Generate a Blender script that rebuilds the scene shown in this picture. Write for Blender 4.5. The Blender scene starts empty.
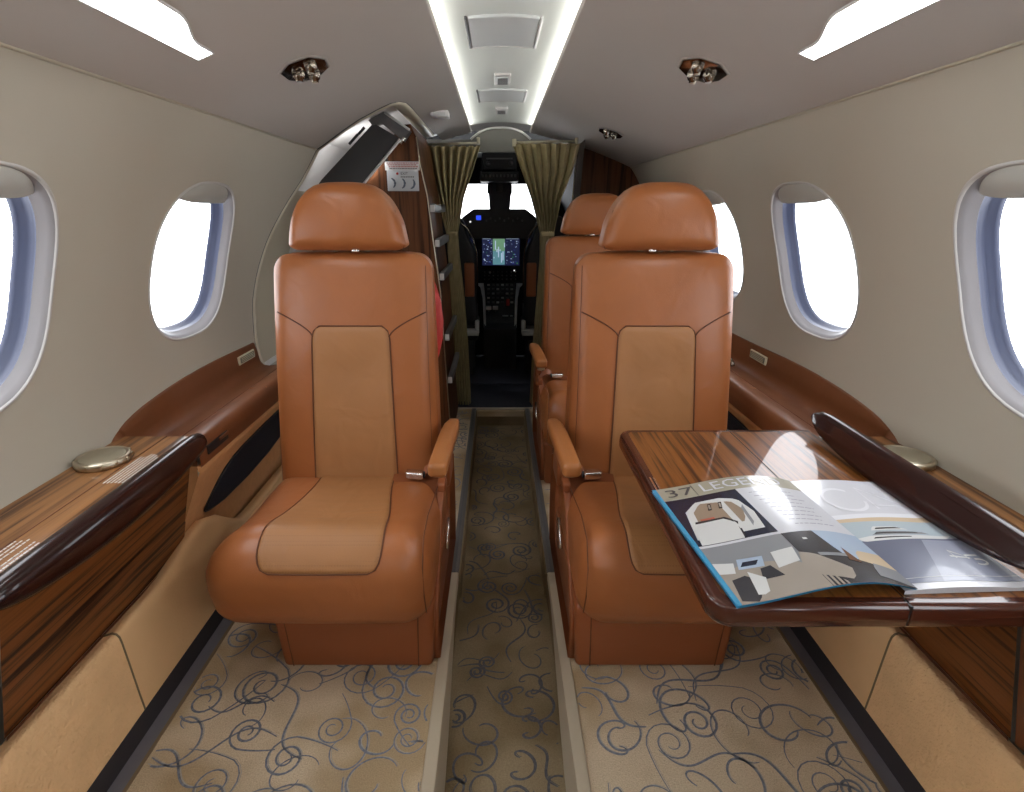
import bpy, math, random
from mathutils import Vector
S = bpy.context.scene
col = S.collection
# ------------------------------------------------------------------ camera, world, exposure
cam = bpy.data.objects.new('camera', bpy.data.cameras.new('camera'))
col.objects.link(cam); S.camera = cam
cam.location = (-0.013, 0.0, 0.9)
cam.rotation_euler = (math.radians(90 - 19.338), 0, 0)
cam.data.lens = 530 / 1024 * 36; cam.data.sensor_width = 36
cam.data.shift_x = 14 / 1024
cam.data.clip_start = 0.02
S.view_settings.view_transform = 'Standard'; S.view_settings.look = 'None'
S.view_settings.gamma = 1; S.view_settings.use_curve_mapping = False
S.view_settings.exposure = 0.54
W = bpy.data.worlds.new('sky'); S.world = W; W.use_nodes = True
W.node_tree.nodes['Background'].inputs[0].default_value = (0.93, 0.955, 1, 1)
W.node_tree.nodes['Background'].inputs[1].default_value = 4.6
COVE = 16.0      # LED strips beside the centre ceiling panel
LENS = 11.0      # wash light lenses

PI = math.pi
# ------------------------------------------------------------------ mesh helpers
class MB:
    def __init__(s): s.v = []; s.f = []; s.m = []; s.mats = []; s.flat = []
    def mi(s, mat):
        if mat not in s.mats: s.mats.append(mat)
        return s.mats.index(mat)
    def add(s, vs, fs, mat, flat=False):
        o = len(s.v); s.v += [tuple(p) for p in vs]; k = s.mi(mat)
        for f in fs: s.f.append([i + o for i in f]); s.m.append(k); s.flat.append(flat)
        return s
    def grid(s, fn, nu, nv, mat, closeu=False, closev=False, flat=False):
        vs = [fn(i / nu, j / nv) for i in range(nu + (0 if closeu else 1)) for j in range(nv + (0 if closev else 1))]
        NU = nu + (0 if closeu else 1); NV = nv + (0 if closev else 1)
        fs = []
        for i in range(nu):
            for j in range(nv):
                a = i * NV + j; b = ((i + 1) % NU) * NV + j
                c = ((i + 1) % NU) * NV + (j + 1) % NV; d = i * NV + (j + 1) % NV
                fs.append([a, b, c, d])
        return s.add(vs, fs, mat, flat)
    def poly(s, pts, mat): return s.add(pts, [list(range(len(pts)))], mat, True)
    def box(s, lo, hi, mat, r=0.0, fn=None, n=3):
        return s.rbox(lo, hi, r, mat, fn, n) if r else s._box(lo, hi, mat, fn)
    def _box(s, lo, hi, mat, fn=None):
        v = [(x, y, z) for x in (lo[0], hi[0]) for y in (lo[1], hi[1]) for z in (lo[2], hi[2])]
        if fn: v = [fn(*p) for p in v]
        return s.add(v, [[0, 1, 3, 2], [4, 6, 7, 5], [0, 4, 5, 1], [2, 3, 7, 6], [0, 2, 6, 4], [1, 5, 7, 3]], mat, True)
    def rbox(s, lo, hi, r, mat, fn=None, n=6, seg=4):
        # rounded box: points on a box clamped to the inner box and pushed out by r
        def ts(a, b):
            L = b - a
            rr = min(r, L / 2 * .999)
            t = [a + rr * (1 - math.cos(k / seg * PI / 2)) * 1.0 for k in range(seg)]
            m = [a + rr + (L - 2 * rr) * k / n for k in range(n + 1)]
            return t + m + [b - rr * (1 - math.cos(k / seg * PI / 2)) for k in range(seg - 1, -1, -1)]
        ax = [ts(lo[i], hi[i]) for i in range(3)]
        inn = [(lo[i] + min(r, (hi[i] - lo[i]) / 2), hi[i] - min(r, (hi[i] - lo[i]) / 2)) for i in range(3)]
        idx = {}; vs = []; fs = []
        def vid(p):
            k = tuple(round(c, 6) for c in p)
            if k not in idx:
                q = [min(max(p[i], inn[i][0]), inn[i][1]) for i in range(3)]
                d = Vector([p[i] - q[i] for i in range(3)])
                if d.length > 1e-9: d = d.normalized() * r
                o = (q[0] + d.x, q[1] + d.y, q[2] + d.z)
                idx[k] = len(vs); vs.append(fn(*o) if fn else o)
            return idx[k]
        for a in range(3):
            b, c = (a + 1) % 3, (a + 2) % 3
            for side in (0, 1):
                va = (lo[a], hi[a])[side]
                for i in range(len(ax[b]) - 1):
                    for j in range(len(ax[c]) - 1):
                        q = []
                        for (ii, jj) in ((i, j), (i + 1, j), (i + 1, j + 1), (i, j + 1)):
                            p = [0, 0, 0]; p[a] = va; p[b] = ax[b][ii]; p[c] = ax[c][jj]; q.append(vid(p))
                        fs.append(q if side else q[::-1])
        return s.add(vs, fs, mat)
    def tube(s, pts, r, mat, n=8, closed=False, caps=True, sq=(1, 1)):
        P = [Vector(p) for p in pts]; N = len(P); vs = []
        up = Vector((0, 0, 1))
        for i, p in enumerate(P):
            a = P[(i - 1) % N] if (closed or i) else p; b = P[(i + 1) % N] if (closed or i < N - 1) else p
            t = (b - a).normalized()
            x = t.cross(up if abs(t.z) < .95 else Vector((0, 1, 0))).normalized(); y = t.cross(x).normalized()
            rr = r[i] if isinstance(r, (list, tuple)) else r
            for k in range(n):
                an = 2 * PI * k / n
                vs.append(p + x * rr * sq[0] * math.cos(an) + y * rr * sq[1] * math.sin(an))
        fs = []
        for i in range(N if closed else N - 1):
            for k in range(n):
                j = (i + 1) % N
                fs.append([i * n + k, i * n + (k + 1) % n, j * n + (k + 1) % n, j * n + k])
        if caps and not closed: fs += [list(range(n))[::-1], [(N - 1) * n + k for k in range(n)]]
        return s.add(vs, fs, mat)
    def lathe(s, prof, c, mat, n=32, axis='z', fn=None):
        vs = []
        for (r, h) in prof:
            for k in range(n):
                a = 2 * PI * k / n
                p = (r * math.cos(a), r * math.sin(a), h)
                if axis == 'y': p = (p[0], h, p[1])
                if axis == 'x': p = (h, p[0], p[1])
                q = (c[0] + p[0], c[1] + p[1], c[2] + p[2]); vs.append(fn(*q) if fn else q)
        fs = []
        for i in range(len(prof) - 1):
            for k in range(n): fs.append([i * n + k, i * n + (k + 1) % n, (i + 1) * n + (k + 1) % n, (i + 1) * n + k])
        fs += [list(range(n))[::-1], [(len(prof) - 1) * n + k for k in range(n)]]
        return s.add(vs, fs, mat)
    def prism(s, pts, d, mat, bevel=0):   # closed polygon pts (3D), extruded by vector d
        n = len(pts); d = Vector(d)
        vs = [Vector(p) for p in pts] + [Vector(p) + d for p in pts]
        fs = [list(range(n)), [n + i for i in range(n)][::-1]] + [[i, n + i, n + (i + 1) % n, (i + 1) % n] for i in range(n)]
        return s.add(vs, fs, mat, True)
    def text(s, body, fn, size, mat, align='LEFT'):
        cu = bpy.data.curves.new('t', 'FONT'); cu.body = body; cu.size = size; cu.align_x = align; cu.resolution_u = 2
        o = bpy.data.objects.new('t', cu); col.objects.link(o)
        bpy.context.view_layer.update()
        me = bpy.data.meshes.new_from_object(o.evaluated_get(bpy.context.evaluated_depsgraph_get()))
        s.add([fn(v.co.x, v.co.y) for v in me.vertices], [list(p.vertices) for p in me.polygons], mat, True)
        bpy.data.objects.remove(o); bpy.data.meshes.remove(me); bpy.data.curves.remove(cu)
        return s
    def mirror(s):
        m = MB(); m.v = [(-x, y, z) for x, y, z in s.v]; m.f = [f[::-1] for f in s.f]; m.m = s.m[:]; m.mats = s.mats[:]; m.flat = s.flat[:]
        return m
    def build(s, name, parent=None, origin=None, recalc=True):
        me = bpy.data.meshes.new(name)
        off = Vector((0, 0, 0))
        if parent is not None:
            p = parent
            while p is not None: off += p.location; p = p.parent
        if parent is None:
            if origin is None:
                xs, ys, zs = zip(*s.v); origin = ((min(xs) + max(xs)) / 2, (min(ys) + max(ys)) / 2, min(zs))
            off = Vector(origin)
        me.from_pydata([Vector(v) - off for v in s.v], [], s.f)
        for m in s.mats: me.materials.append(m)
        me.polygons.foreach_set('material_index', s.m)
        me.polygons.foreach_set('use_smooth', [not f for f in s.flat])
        me.update()
        if recalc:
            import bmesh
            b = bmesh.new(); b.from_mesh(me); bmesh.ops.recalc_face_normals(b, faces=b.faces); b.to_mesh(me); b.free()
        o = bpy.data.objects.new(name, me); col.objects.link(o)
        if parent is not None: o.parent = parent
        else: o.location = off
        return o

def thing(name, label, cat, loc=(0, 0, 0), group=None):
    o = bpy.data.objects.new(name, None); col.objects.link(o); o.location = loc; o.empty_display_size = .05
    return tag(o, label, cat, group)
def tag(o, label, cat, group=None):
    o['label'] = label; o['category'] = cat
    if group: o['group'] = group
    return o
def struct(o, label=None):
    o['kind'] = 'structure'
    if label: o['label'] = label
    return o
def sm(x, a, b):
    t = min(max((x - a) / (b - a), 0), 1); return t * t * (3 - 2 * t)
def interp(P, z):
    if z <= P[0][0]: return P[0][1]
    for a, b in zip(P, P[1:]):
        if z <= b[0]: return a[1] + (b[1] - a[1]) * (z - a[0]) / (b[0] - a[0])
    return P[-1][1]

# ------------------------------------------------------------------ materials
def nt(name):
    m = bpy.data.materials.new(name); m.use_nodes = True
    return m, m.node_tree.nodes, m.node_tree.links, m.node_tree.nodes['Principled BSDF']
def plain(name, c, rough=.5, metal=0, coat=0, spec=.5, emit=None, es=0, noise=0, nscale=40, bump=0, bscale=200):
    m, N, L, b = nt(name)
    b.inputs['Base Color'].default_value = (*c, 1); b.inputs['Roughness'].default_value = rough
    b.inputs['Metallic'].default_value = metal; b.inputs['Coat Weight'].default_value = coat
    b.inputs['Coat Roughness'].default_value = .05; b.inputs['Specular IOR Level'].default_value = spec
    if emit: b.inputs['Emission Color'].default_value = (*emit, 1); b.inputs['Emission Strength'].default_value = es
    tc = N.new('ShaderNodeTexCoord')
    if noise:
        n = N.new('ShaderNodeTexNoise'); n.inputs['Scale'].default_value = nscale; n.inputs['Detail'].default_value = 3
        mx = N.new('ShaderNodeMixRGB'); mx.inputs[1].default_value = (*[x * (1 - noise) for x in c], 1)
        mx.inputs[2].default_value = (*[min(x * (1 + noise), 1) for x in c], 1)
        L.new(tc.outputs['Object'], n.inputs['Vector']); L.new(n.outputs['Fac'], mx.inputs[0]); L.new(mx.outputs[0], b.inputs['Base Color'])
    if bump:
        n = N.new('ShaderNodeTexNoise'); n.inputs['Scale'].default_value = bscale; n.inputs['Detail'].default_value = 2
        bp = N.new('ShaderNodeBump'); bp.inputs['Strength'].default_value = bump; bp.inputs['Distance'].default_value = .002 if bump < .9 else .0035
        L.new(tc.outputs['Object'], n.inputs['Vector']); L.new(n.outputs['Fac'], bp.inputs['Height']); L.new(bp.outputs[0], b.inputs['Normal'])
    return m
def wood(name, c1, c2, axis='y', scale=60, rough=.3, coat=1.0, dist=2.0):
    m, N, L, b = nt(name)
    tc = N.new('ShaderNodeTexCoord'); mp = N.new('ShaderNodeMapping')
    sc = {'y': (1, .035, 1), 'z': (1, 1, .04), 'x': (.035, 1, 1)}[axis]
    mp.inputs['Scale'].default_value = sc
    n = N.new('ShaderNodeTexNoise'); n.inputs['Scale'].default_value = scale; n.inputs['Detail'].default_value = 4; n.inputs['Distortion'].default_value = .3
    n2 = N.new('ShaderNodeTexNoise'); n2.inputs['Scale'].default_value = scale * 4; n2.inputs['Detail'].default_value = 2
    cr = N.new('ShaderNodeValToRGB'); e = cr.color_ramp.elements
    e[0].position = .36; e[0].color = (*c2, 1); e[1].position = .6; e[1].color = (*c1, 1)
    k = cr.color_ramp.elements.new(.46); k.color = (*[(a * .55 + q * .45) for a, q in zip(c1, c2)], 1)
    k = cr.color_ramp.elements.new(.50); k.color = (*[(a * .85 + q * .15) for a, q in zip(c1, c2)], 1)
    mx = N.new('ShaderNodeMixRGB'); mx.blend_type = 'MULTIPLY'; mx.inputs[0].default_value = .35
    L.new(tc.outputs['Object'], mp.inputs[0]); L.new(mp.outputs[0], n.inputs['Vector']); L.new(mp.outputs[0], n2.inputs['Vector'])
    L.new(n.outputs['Fac'], cr.inputs[0]); L.new(cr.outputs[0], mx.inputs[1]); L.new(n2.outputs['Fac'], mx.inputs[2]); L.new(mx.outputs[0], b.inputs['Base Color'])
    b.inputs['Roughness'].default_value = rough; b.inputs['Coat Weight'].default_value = coat; b.inputs['Coat Roughness'].default_value = .02; b.inputs['Specular IOR Level'].default_value = .12
    return m
def leather(name, c, rough=.42, perf=False, wr=.35):
    m, N, L, b = nt(name)
    tc = N.new('ShaderNodeTexCoord')
    n = N.new('ShaderNodeTexNoise'); n.inputs['Scale'].default_value = 9; n.inputs['Detail'].default_value = 2
    mx = N.new('ShaderNodeMixRGB'); mx.inputs[1].default_value = (*[x * .86 for x in c], 1); mx.inputs[2].default_value = (*[x * 1.12 for x in c], 1)
    L.new(tc.outputs['Object'], n.inputs['Vector']); L.new(n.outputs['Fac'], mx.inputs[0])
    b.inputs['Roughness'].default_value = rough; b.inputs['Specular IOR Level'].default_value = .5
    g = N.new('ShaderNodeTexVoronoi'); g.inputs['Scale'].default_value = 420
    w = N.new('ShaderNodeTexNoise'); w.inputs['Scale'].default_value = 14; w.inputs['Detail'].default_value = 1.5; w.inputs['Distortion'].default_value = 1.2
    L.new(tc.outputs['Object'], g.inputs['Vector']); L.new(tc.outputs['Object'], w.inputs['Vector'])
    b1 = N.new('ShaderNodeBump'); b1.inputs['Strength'].default_value = .18; b1.inputs['Distance'].default_value = .0006
    b2 = N.new('ShaderNodeBump'); b2.inputs['Strength'].default_value = wr; b2.inputs['Distance'].default_value = .006
    L.new(g.outputs['Distance'], b1.inputs['Height']); L.new(w.outputs['Fac'], b2.inputs['Height'])
    L.new(b2.outputs[0], b1.inputs['Normal'])
    last = mx.outputs[0]; nrm = b1.outputs[0]
    if perf:
        v = N.new('ShaderNodeTexVoronoi'); v.inputs['Scale'].default_value = 200; v.inputs['Randomness'].default_value = .0
        L.new(tc.outputs['Object'], v.inputs['Vector'])
        cr = N.new('ShaderNodeValToRGB'); cr.color_ramp.elements[0].position = .18; cr.color_ramp.elements[0].color = (.45, .45, .45, 1); cr.color_ramp.elements[1].position = .34; cr.color_ramp.elements[1].color = (1, 1, 1, 1)
        m2 = N.new('ShaderNodeMixRGB'); m2.blend_type = 'MULTIPLY'; m2.inputs[0].default_value = .35
        L.new(v.outputs['Distance'], cr.inputs[0]); L.new(last, m2.inputs[1]); L.new(cr.outputs[0], m2.inputs[2]); last = m2.outputs[0]
    L.new(last, b.inputs['Base Color']); L.new(nrm, b.inputs['Normal'])
    return m

M = {}
M['wall'] = plain('cabin_wall_fabric', (.475, .445, .375), .6, noise=.03, nscale=5, bump=.05, bscale=600, spec=.3)
M['ceil'] = plain('headliner', (.48, .445, .41), .62, noise=.03, nscale=5, bump=.05, bscale=600, spec=.25)
M['ceilpanel'] = plain('ceiling_panel_white', (.60, .63, .60), .5)
M['hatch'] = plain('hatch_grey', (.50, .52, .52), .45)
M['white'] = plain('white_plastic', (.66, .66, .66), .4)
M['bezel'] = plain('window_bezel_pale', (.25, .24, .25), .35)
M['lip'] = plain('window_lip', (.50, .49, .48), .3)
M['gasket'] = plain('window_blue_gasket', (.05, .06, .105), .4)
M['shade'] = plain('window_shade_grey', (.42, .42, .39), .4)
M['cream'] = plain('cream_trim', (.50, .46, .36), .4)
M['liner'] = plain('door_liner_grey', (.75, .75, .74), .35)
M['dark'] = plain('dark_grey_plastic', (.035, .036, .04), .4)
M['dark2'] = plain('mid_grey_plastic', (.11, .11, .115), .4)
M['black'] = plain('black_plastic', (.008, .008, .01), .5)
M['cock'] = plain('cockpit_trim_dark', (.012, .012, .016), .7, spec=.2)
M['ckfloor'] = plain('cockpit_floor_navy', (.03, .032, .045), .8, noise=.2, nscale=60)
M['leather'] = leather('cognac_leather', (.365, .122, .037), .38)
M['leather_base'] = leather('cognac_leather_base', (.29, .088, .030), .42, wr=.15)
M['tan'] = leather('tan_leather', (.385, .175, .065), .5, wr=.5)
M['tanperf'] = leather('perforated_tan_leather', (.37, .165, .058), .5, perf=True, wr=.5)
M['armleather'] = leather('armrest_leather', (.40, .15, .045), .36, wr=.1)
M['seam'] = plain('leather_seam_line', (.13, .042, .016), .7)  # dark brown lines along the seams and piping
M['ledge'] = leather('ledge_leather', (.17, .058, .021), .42, wr=.1)
M['ledgeline'] = plain('ledge_stitch', (.55, .27, .13), .6)
M['suede'] = plain('suede', (.86, .56, .30), .95, noise=.16, nscale=14, bump=1.0, bscale=160, spec=.15)
M['suede2'] = plain('suede_smooth', (.82, .53, .28), .95, noise=.10, nscale=10, bump=.25, bscale=200, spec=.15)
M['cork'] = plain('side_panel_suede', (.55, .28, .12), .9, noise=.14, nscale=60, bump=.3, bscale=400, spec=.2)
M['riser'] = plain('dark_riser', (.035, .03, .034), .75)
M['strip'] = plain('dark_floor_strip', (.15, .14, .155), .8, noise=.12, nscale=25)
M['binding'] = plain('carpet_binding', (.20, .14, .075), .9)
M['railm'] = plain('seat_track_grey', (.16, .15, .145), .45, metal=.3)
M['railc'] = plain('track_cover_beige', (.50, .43, .32), .5)
M['steel'] = plain('polished_steel', (.72, .70, .68), .22, metal=1)
M['nickel'] = plain('brushed_nickel', (.55, .49, .38), .32, metal=1)
M['nickeltop'] = plain('nickel_lid', (.42, .38, .28), .45, metal=.8)
M['chrome_dark'] = plain('smoked_chrome', (.30, .26, .22), .12, metal=1)
M['pocket'] = plain('navy_mesh', (.006, .008, .02), .9, bump=.4, bscale=900)
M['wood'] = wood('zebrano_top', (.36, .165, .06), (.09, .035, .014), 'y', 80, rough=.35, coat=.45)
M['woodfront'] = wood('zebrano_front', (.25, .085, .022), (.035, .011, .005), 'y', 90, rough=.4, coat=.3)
M['woodtable'] = wood('zebrano_table', (.27, .098, .024), (.06, .020, .007), 'y', 105, rough=.3, coat=.6)
M['woodwall'] = wood('bulkhead_wood', (.15, .058, .024), (.045, .017, .008), 'z', 60, rough=.45, coat=.12)
M['mahogany'] = plain('dark_mahogany_edge', (.022, .006, .005), .25, coat=.35, spec=.25)
M['edge'] = plain('table_edge_mahogany', (.07, .018, .010), .22, coat=.6, spec=.3)
M['text'] = plain('pale_lettering', (.70, .66, .62), .5)
M['plate'] = plain('label_plate', (.62, .58, .42), .5)
M['ink'] = plain('ink_dark', (.06, .05, .05), .6)
M['red'] = plain('red_plastic', (.40, .018, .012), .6)
M['led'] = plain('led_strip', (1, 1, 1), .5, emit=(1, 1, .97), es=COVE)
M['lens'] = plain('wash_light_lens', (1, 1, 1), .5, emit=(1, 1, 1), es=LENS)
M['curtain'] = plain('olive_curtain', (.31, .255, .135), .75, noise=.3, nscale=35, bump=.3, bscale=120, spec=.25)

def glass():
    m, N, L, b = nt('window_glass'); out = N['Material Output']; N.remove(b)
    t = N.new('ShaderNodeBsdfTransparent'); g = N.new('ShaderNodeBsdfGlossy'); g.inputs['Roughness'].default_value = .02
    f = N.new('ShaderNodeMath'); f.operation = 'MULTIPLY'; f.inputs[1].default_value = .25
    lw = N.new('ShaderNodeLayerWeight'); lw.inputs[0].default_value = .3; L.new(lw.outputs['Facing'], f.inputs[0]); mx = N.new('ShaderNodeMixShader')
    L.new(f.outputs[0], mx.inputs[0]); L.new(t.outputs[0], mx.inputs[1]); L.new(g.outputs[0], mx.inputs[2]); L.new(mx.outputs[0], out.inputs[0])
    return m
M['glass'] = glass()
def carpet(name, c, dark):
    m, N, L, b = nt(name)
    tc = N.new('ShaderNodeTexCoord')
    n = N.new('ShaderNodeTexNoise'); n.inputs['Scale'].default_value = 5; n.inputs['Detail'].default_value = 2
    n2 = N.new('ShaderNodeTexNoise'); n2.inputs['Scale'].default_value = 420; n2.inputs['Detail'].default_value = 2
    cr = N.new('ShaderNodeValToRGB'); cr.color_ramp.elements[0].position = .42; cr.color_ramp.elements[0].color = (*dark, 1); cr.color_ramp.elements[1].position = .58; cr.color_ramp.elements[1].color = (*c, 1)
    mx = N.new('ShaderNodeMixRGB'); mx.blend_type = 'MULTIPLY'; mx.inputs[0].default_value = .45
    bp = N.new('ShaderNodeBump'); bp.inputs['Strength'].default_value = .5; bp.inputs['Distance'].default_value = .003
    L.new(tc.outputs['Object'], n.inputs['Vector']); L.new(tc.outputs['Object'], n2.inputs['Vector'])
    L.new(n.outputs['Fac'], cr.inputs[0]); L.new(cr.outputs[0], mx.inputs[1]); L.new(n2.outputs['Fac'], mx.inputs[2])
    L.new(mx.outputs[0], b.inputs['Base Color']); L.new(n2.outputs['Fac'], bp.inputs['Height']); L.new(bp.outputs[0], b.inputs['Normal'])
    b.inputs['Roughness'].default_value = .95; b.inputs['Specular IOR Level'].default_value = .1
    return m
M['carpet'] = carpet('carpet_beige', (.80, .65, .46), (.55, .41, .245))
M['aisle'] = carpet('carpet_aisle', (.37, .285, .175), (.26, .19, .105))
M['scroll'] = plain('carpet_scroll_blue', (.21, .225, .265), .95, noise=.6, nscale=180, spec=.1)
M['scroll2'] = plain('carpet_scroll_pale', (.40, .38, .34), .95, noise=.3, nscale=180, spec=.1)
M['ascroll'] = plain('aisle_scroll', (.11, .11, .12), .95, noise=.5, nscale=180, spec=.1)

# ------------------------------------------------------------------ cabin shell
def prof(z): return math.sqrt(max(.6006 - (z - .62) ** 2, 0))
CE = [(1.09, .617), (1.118, .55), (1.155, .45), (1.188, .35), (1.215, .25), (1.24, .138)]
YB, YF = -1.25, 2.75
RING = [(.44, 1.60), (.512, 1.612), (.636, 1.655), (.72, 1.705), (.81, 1.77), (.90, 1.854), (.986, 1.931), (1.044, 1.951), (1.09, 1.94)]
WY = [-.455, .135, .725, 1.335, 1.905]  # rearmost windows are out of view, added as light sources for the cabin
AW, BW, ZC = .172, .178, .783
def hole(k, a, yc):     # superellipse window outline, leaning slightly with height
    e = 2 / 2.7
    cx = math.copysign(abs(math.cos(a)) ** e, math.cos(a)); cz = math.copysign(abs(math.sin(a)) ** e, math.sin(a))
    z = ZC + k * BW * cz
    return yc + k * AW * cx + (z - ZC) * .22, z
def shell_pt(s, y, z, off=0):
    nx, nz = prof(z), z - .62; l = math.hypot(nx, nz)
    return (s * (nx + off * nx / l), y, z + off * nz / l)

def wall(s, cells, yend, name):
    mb = MB(); z0, z1 = .56, 1.0; h = .28; N = 64
    zm, zh = (z0 + z1) / 2, (z1 - z0) / 2
    ZS = [.40 + .16 * i / 6 for i in range(6)] + [zm + zh * math.tan(2 * PI * i / N) for i in range(-8, 9)] + [z1 + .09 * i / 4 for i in range(1, 5)]
    nz = len(ZS) - 1
    def strip(ya, yb, nu=1):
        mb.grid(lambda u, v: (lambda z: shell_pt(s, ya + ((yb(z) if callable(yb) else yb) - ya) * u, z))(ZS[round(v * nz)]), nu, nz, M['wall'])
    strip(YB, cells[0] - h, 2)
    for yc in cells:
        ya, yb = yc - h, yc + h
        for zz in (ZS[:7], ZS[22:]):
            mb.grid(lambda u, v: shell_pt(s, ya + (yb - ya) * u, zz[round(v * (len(zz) - 1))]), 1, len(zz) - 1, M['wall'])
        def edge(i):
            a = 2 * PI * i / N
            c, q = math.cos(a), math.sin(a)
            m = max(abs(c), abs(q)); return yc + h * c / m, zm + zh * q / m
        def f(u, v):
            i = round(u * N) % N
            ye, ze = edge(i); yh, zz = hole(1.0, 2 * PI * i / N, yc)
            return shell_pt(s, ye + (yh - ye) * v, ze + (zz - ze) * v)
        mb.grid(f, N, 8, M['wall'], closeu=True)
    for a, b in zip(cells, cells[1:]):
        if b - a > 2 * h + .001: strip(a + h, b - h)
    strip(cells[-1] + h, yend, 3)
    o = mb.build(name); struct(o)
    mb = MB()
    # lower backing behind the consoles and kick panels
    LP_ = [(.800, .60), (.800, .40), (.745, .20), (.705, .07), (.700, -.02)]
    mb.grid(lambda u, v: (s * LP_[round(v * 4)][0], YB + (2.79 - YB) * u, LP_[round(v * 4)][1]), 2, 4, M['wall'])
    struct(mb.build(name.replace('wall_', 'wall_lower_'))); return o
ringY = lambda z: max(interp(RING, z), 1.62)
wall(-1, WY[:4], ringY, 'wall_left')
wall(1, WY, lambda z: YF, 'wall_right')

# ceiling: two sloping headliner halves with the recessed centre channel
def ceil_side(s):
    mb = MB(); P = [(x, z) for z, x in CE]
    # smooth resample
    def pt(t):
        x = .617 + (.138 - .617) * t
        z = interp([(a, b) for a, b in sorted(P)], x); return x, z
    CEL = [(.295, 1.80), (.313, 1.742), (.432, 1.80), (.561, 1.906), (.617, 1.94)]
    def yend(x):
        if s > 0: return YF
        return YF if x < .292 else interp(CEL, x)
    def f(u, v):
        x, z = pt(v); return (s * x, YB + (yend(x) - YB) * u, z)
    if s > 0: mb.grid(f, 12, 24, M['ceil'])
    else:
        t1 = (.617 - .292) / (.617 - .138)
        mb.grid(lambda u, v: f(u, v * t1), 12, 16, M['ceil'])
        mb.grid(lambda u, v: f(u, t1 + (1 - t1) * v), 12, 8, M['ceil'])
    # rolled inner edge and channel side
    Q = [(.138, 1.24), (.134, 1.243), (.134, 1.247), (.138, 1.250), (.150, 1.251), (.168, 1.252), (.172, 1.262), (.172, 1.30)]
    mb.grid(lambda u, v: (s * Q[round(v * 7)][0], YB + (YF - YB) * u, Q[round(v * 7)][1]), 2, 7, M['ceil'])
    # raised seam bead between headliner and side wall
    ye = YF if s > 0 else 1.94
    mb.tube([(s * .617, YB, 1.091), (s * .617, ye, 1.091)], .0035, M['cream'], 8)
    return mb
MBc = ceil_side(1); b2 = ceil_side(-1)
o = MB(); o.v = MBc.v; o.f = MBc.f; o.m = MBc.m; o.mats = MBc.mats; o.flat = MBc.flat
for (fc, mi_, fl) in zip(b2.f, b2.m, b2.flat):
    pass
off = len(o.v); o.v = o.v + b2.v
for fc, mi_, fl in zip(b2.f, b2.m, b2.flat): o.f.append([i + off for i in fc]); o.m.append(o.mi(b2.mats[mi_])); o.flat.append(fl)
# arched centre panel
o.grid(lambda u, v: (-.175 + .35 * v, YB + (YF - YB) * u, 1.268 + .018 * math.cos((v - .5) * PI)), 4, 16, M['ceilpanel'])
o.grid(lambda u, v: (-.30 + .60 * v, YB + (4.0 - YB) * u, 1.31), 2, 2, M['ceil'])
struct(o.build('ceiling'))
for s in (1, -1):
    b = MB(); b.box((s * .152 if s > 0 else -.164, YB + .02, 1.2525), (.164 if s > 0 else -.152, YF - .02, 1.2575), M['led'])
    o = b.build('light_strip')
    tag(o, 'glowing LED strip along the %s edge of the white ceiling panel' % ('right' if s > 0 else 'left'), 'light strip', 'ceiling strip lights')

def czpanel(x): return 1.268 + .018 * math.cos(x / .175 * PI / 2)
def hatch(x0, x1, y0, y1, label, name='ceiling_hatch', taper=.0):
    t = thing(name, label, 'ceiling hatch', ((x0 + x1) / 2, (y0 + y1) / 2, czpanel(0) - .008), 'hatches in the ceiling panel' )
    b = MB(); b.rbox((x0, y0, czpanel(0) - .006), (x1, y1, czpanel(0) + .004), .004, M['hatch'], lambda x, y, z: (x, y, z + czpanel(x) - czpanel(0)), 8); b.build('hatch_panel', t)
    b = MB()
    for xa in (x0 - .006, x1 + .001): b.box((xa, y0 - .002, czpanel(x0) - .007), (xa + .005, y1 + .002, czpanel(x0) + .002), M['white'] if xa > x0 else M['dark2'], .0015)
    b.box((x0 - .006, y1 + .001, czpanel(0) - .006), (x1 + .006, y1 + .006, czpanel(0) + .002), M['lip'], .0015, lambda x, y, z: (x, y, z + czpanel(x) - czpanel(0)))
    b.build('hatch_frame', t)
hatch(-.078, .075, 1.305, 1.515, 'large grey rectangular hatch in the white ceiling panel nearest the camera')
hatch(-.08, .08, 2.02, 2.21, 'smaller grey hatch in the ceiling panel between the two square sensors')
for (y0, y1, lab) in ((1.81, 1.945, 'square grey ceiling speaker between the two ceiling hatches'), (2.36, 2.48, 'square grey ceiling speaker nearest the cockpit doorway')):
    t = thing('ceiling_speaker', lab, 'speaker', (0, (y0 + y1) / 2, 1.275), 'ceiling speakers')
    b = MB(); b.box((-.024, y0, 1.279), (.026, y1, 1.289), M['lip'], .003); b.build('frame', t)
    b = MB(); b.box((-.017, y0 + .02, 1.2765), (.019, y1 - .02, 1.282), M['hatch'], .002)
    for k in range(5): b.box((-.015, y0 + .03 + k * .017, 1.2755), (.017, y0 + .036 + k * .017, 1.2775), M['dark2'])
    b.build('grille', t)

# end wall behind the camera, forward bulkhead and doorway
def section(n=40):     # outline of the cabin cross-section, right side from floor to ceiling
    P = [(.64, -.02), (.64, .066), (.69, .2), (.765, .40)] + [(prof(.40 + .69 * i / 20), .40 + .69 * i / 20) for i in range(21)] + [(x, z) for z, x in CE[1:]]
    return P
SEC = section()
b = MB(); pts = [(x, YB, z) for x, z in SEC] + [(0, YB, 1.30)] + [(-x, YB, z) for x, z in SEC[::-1]] + [(0, YB, -.1)]
b.prism(pts, (0, -.02, 0), M['wall']); struct(b.build('wall_back'))

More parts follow.
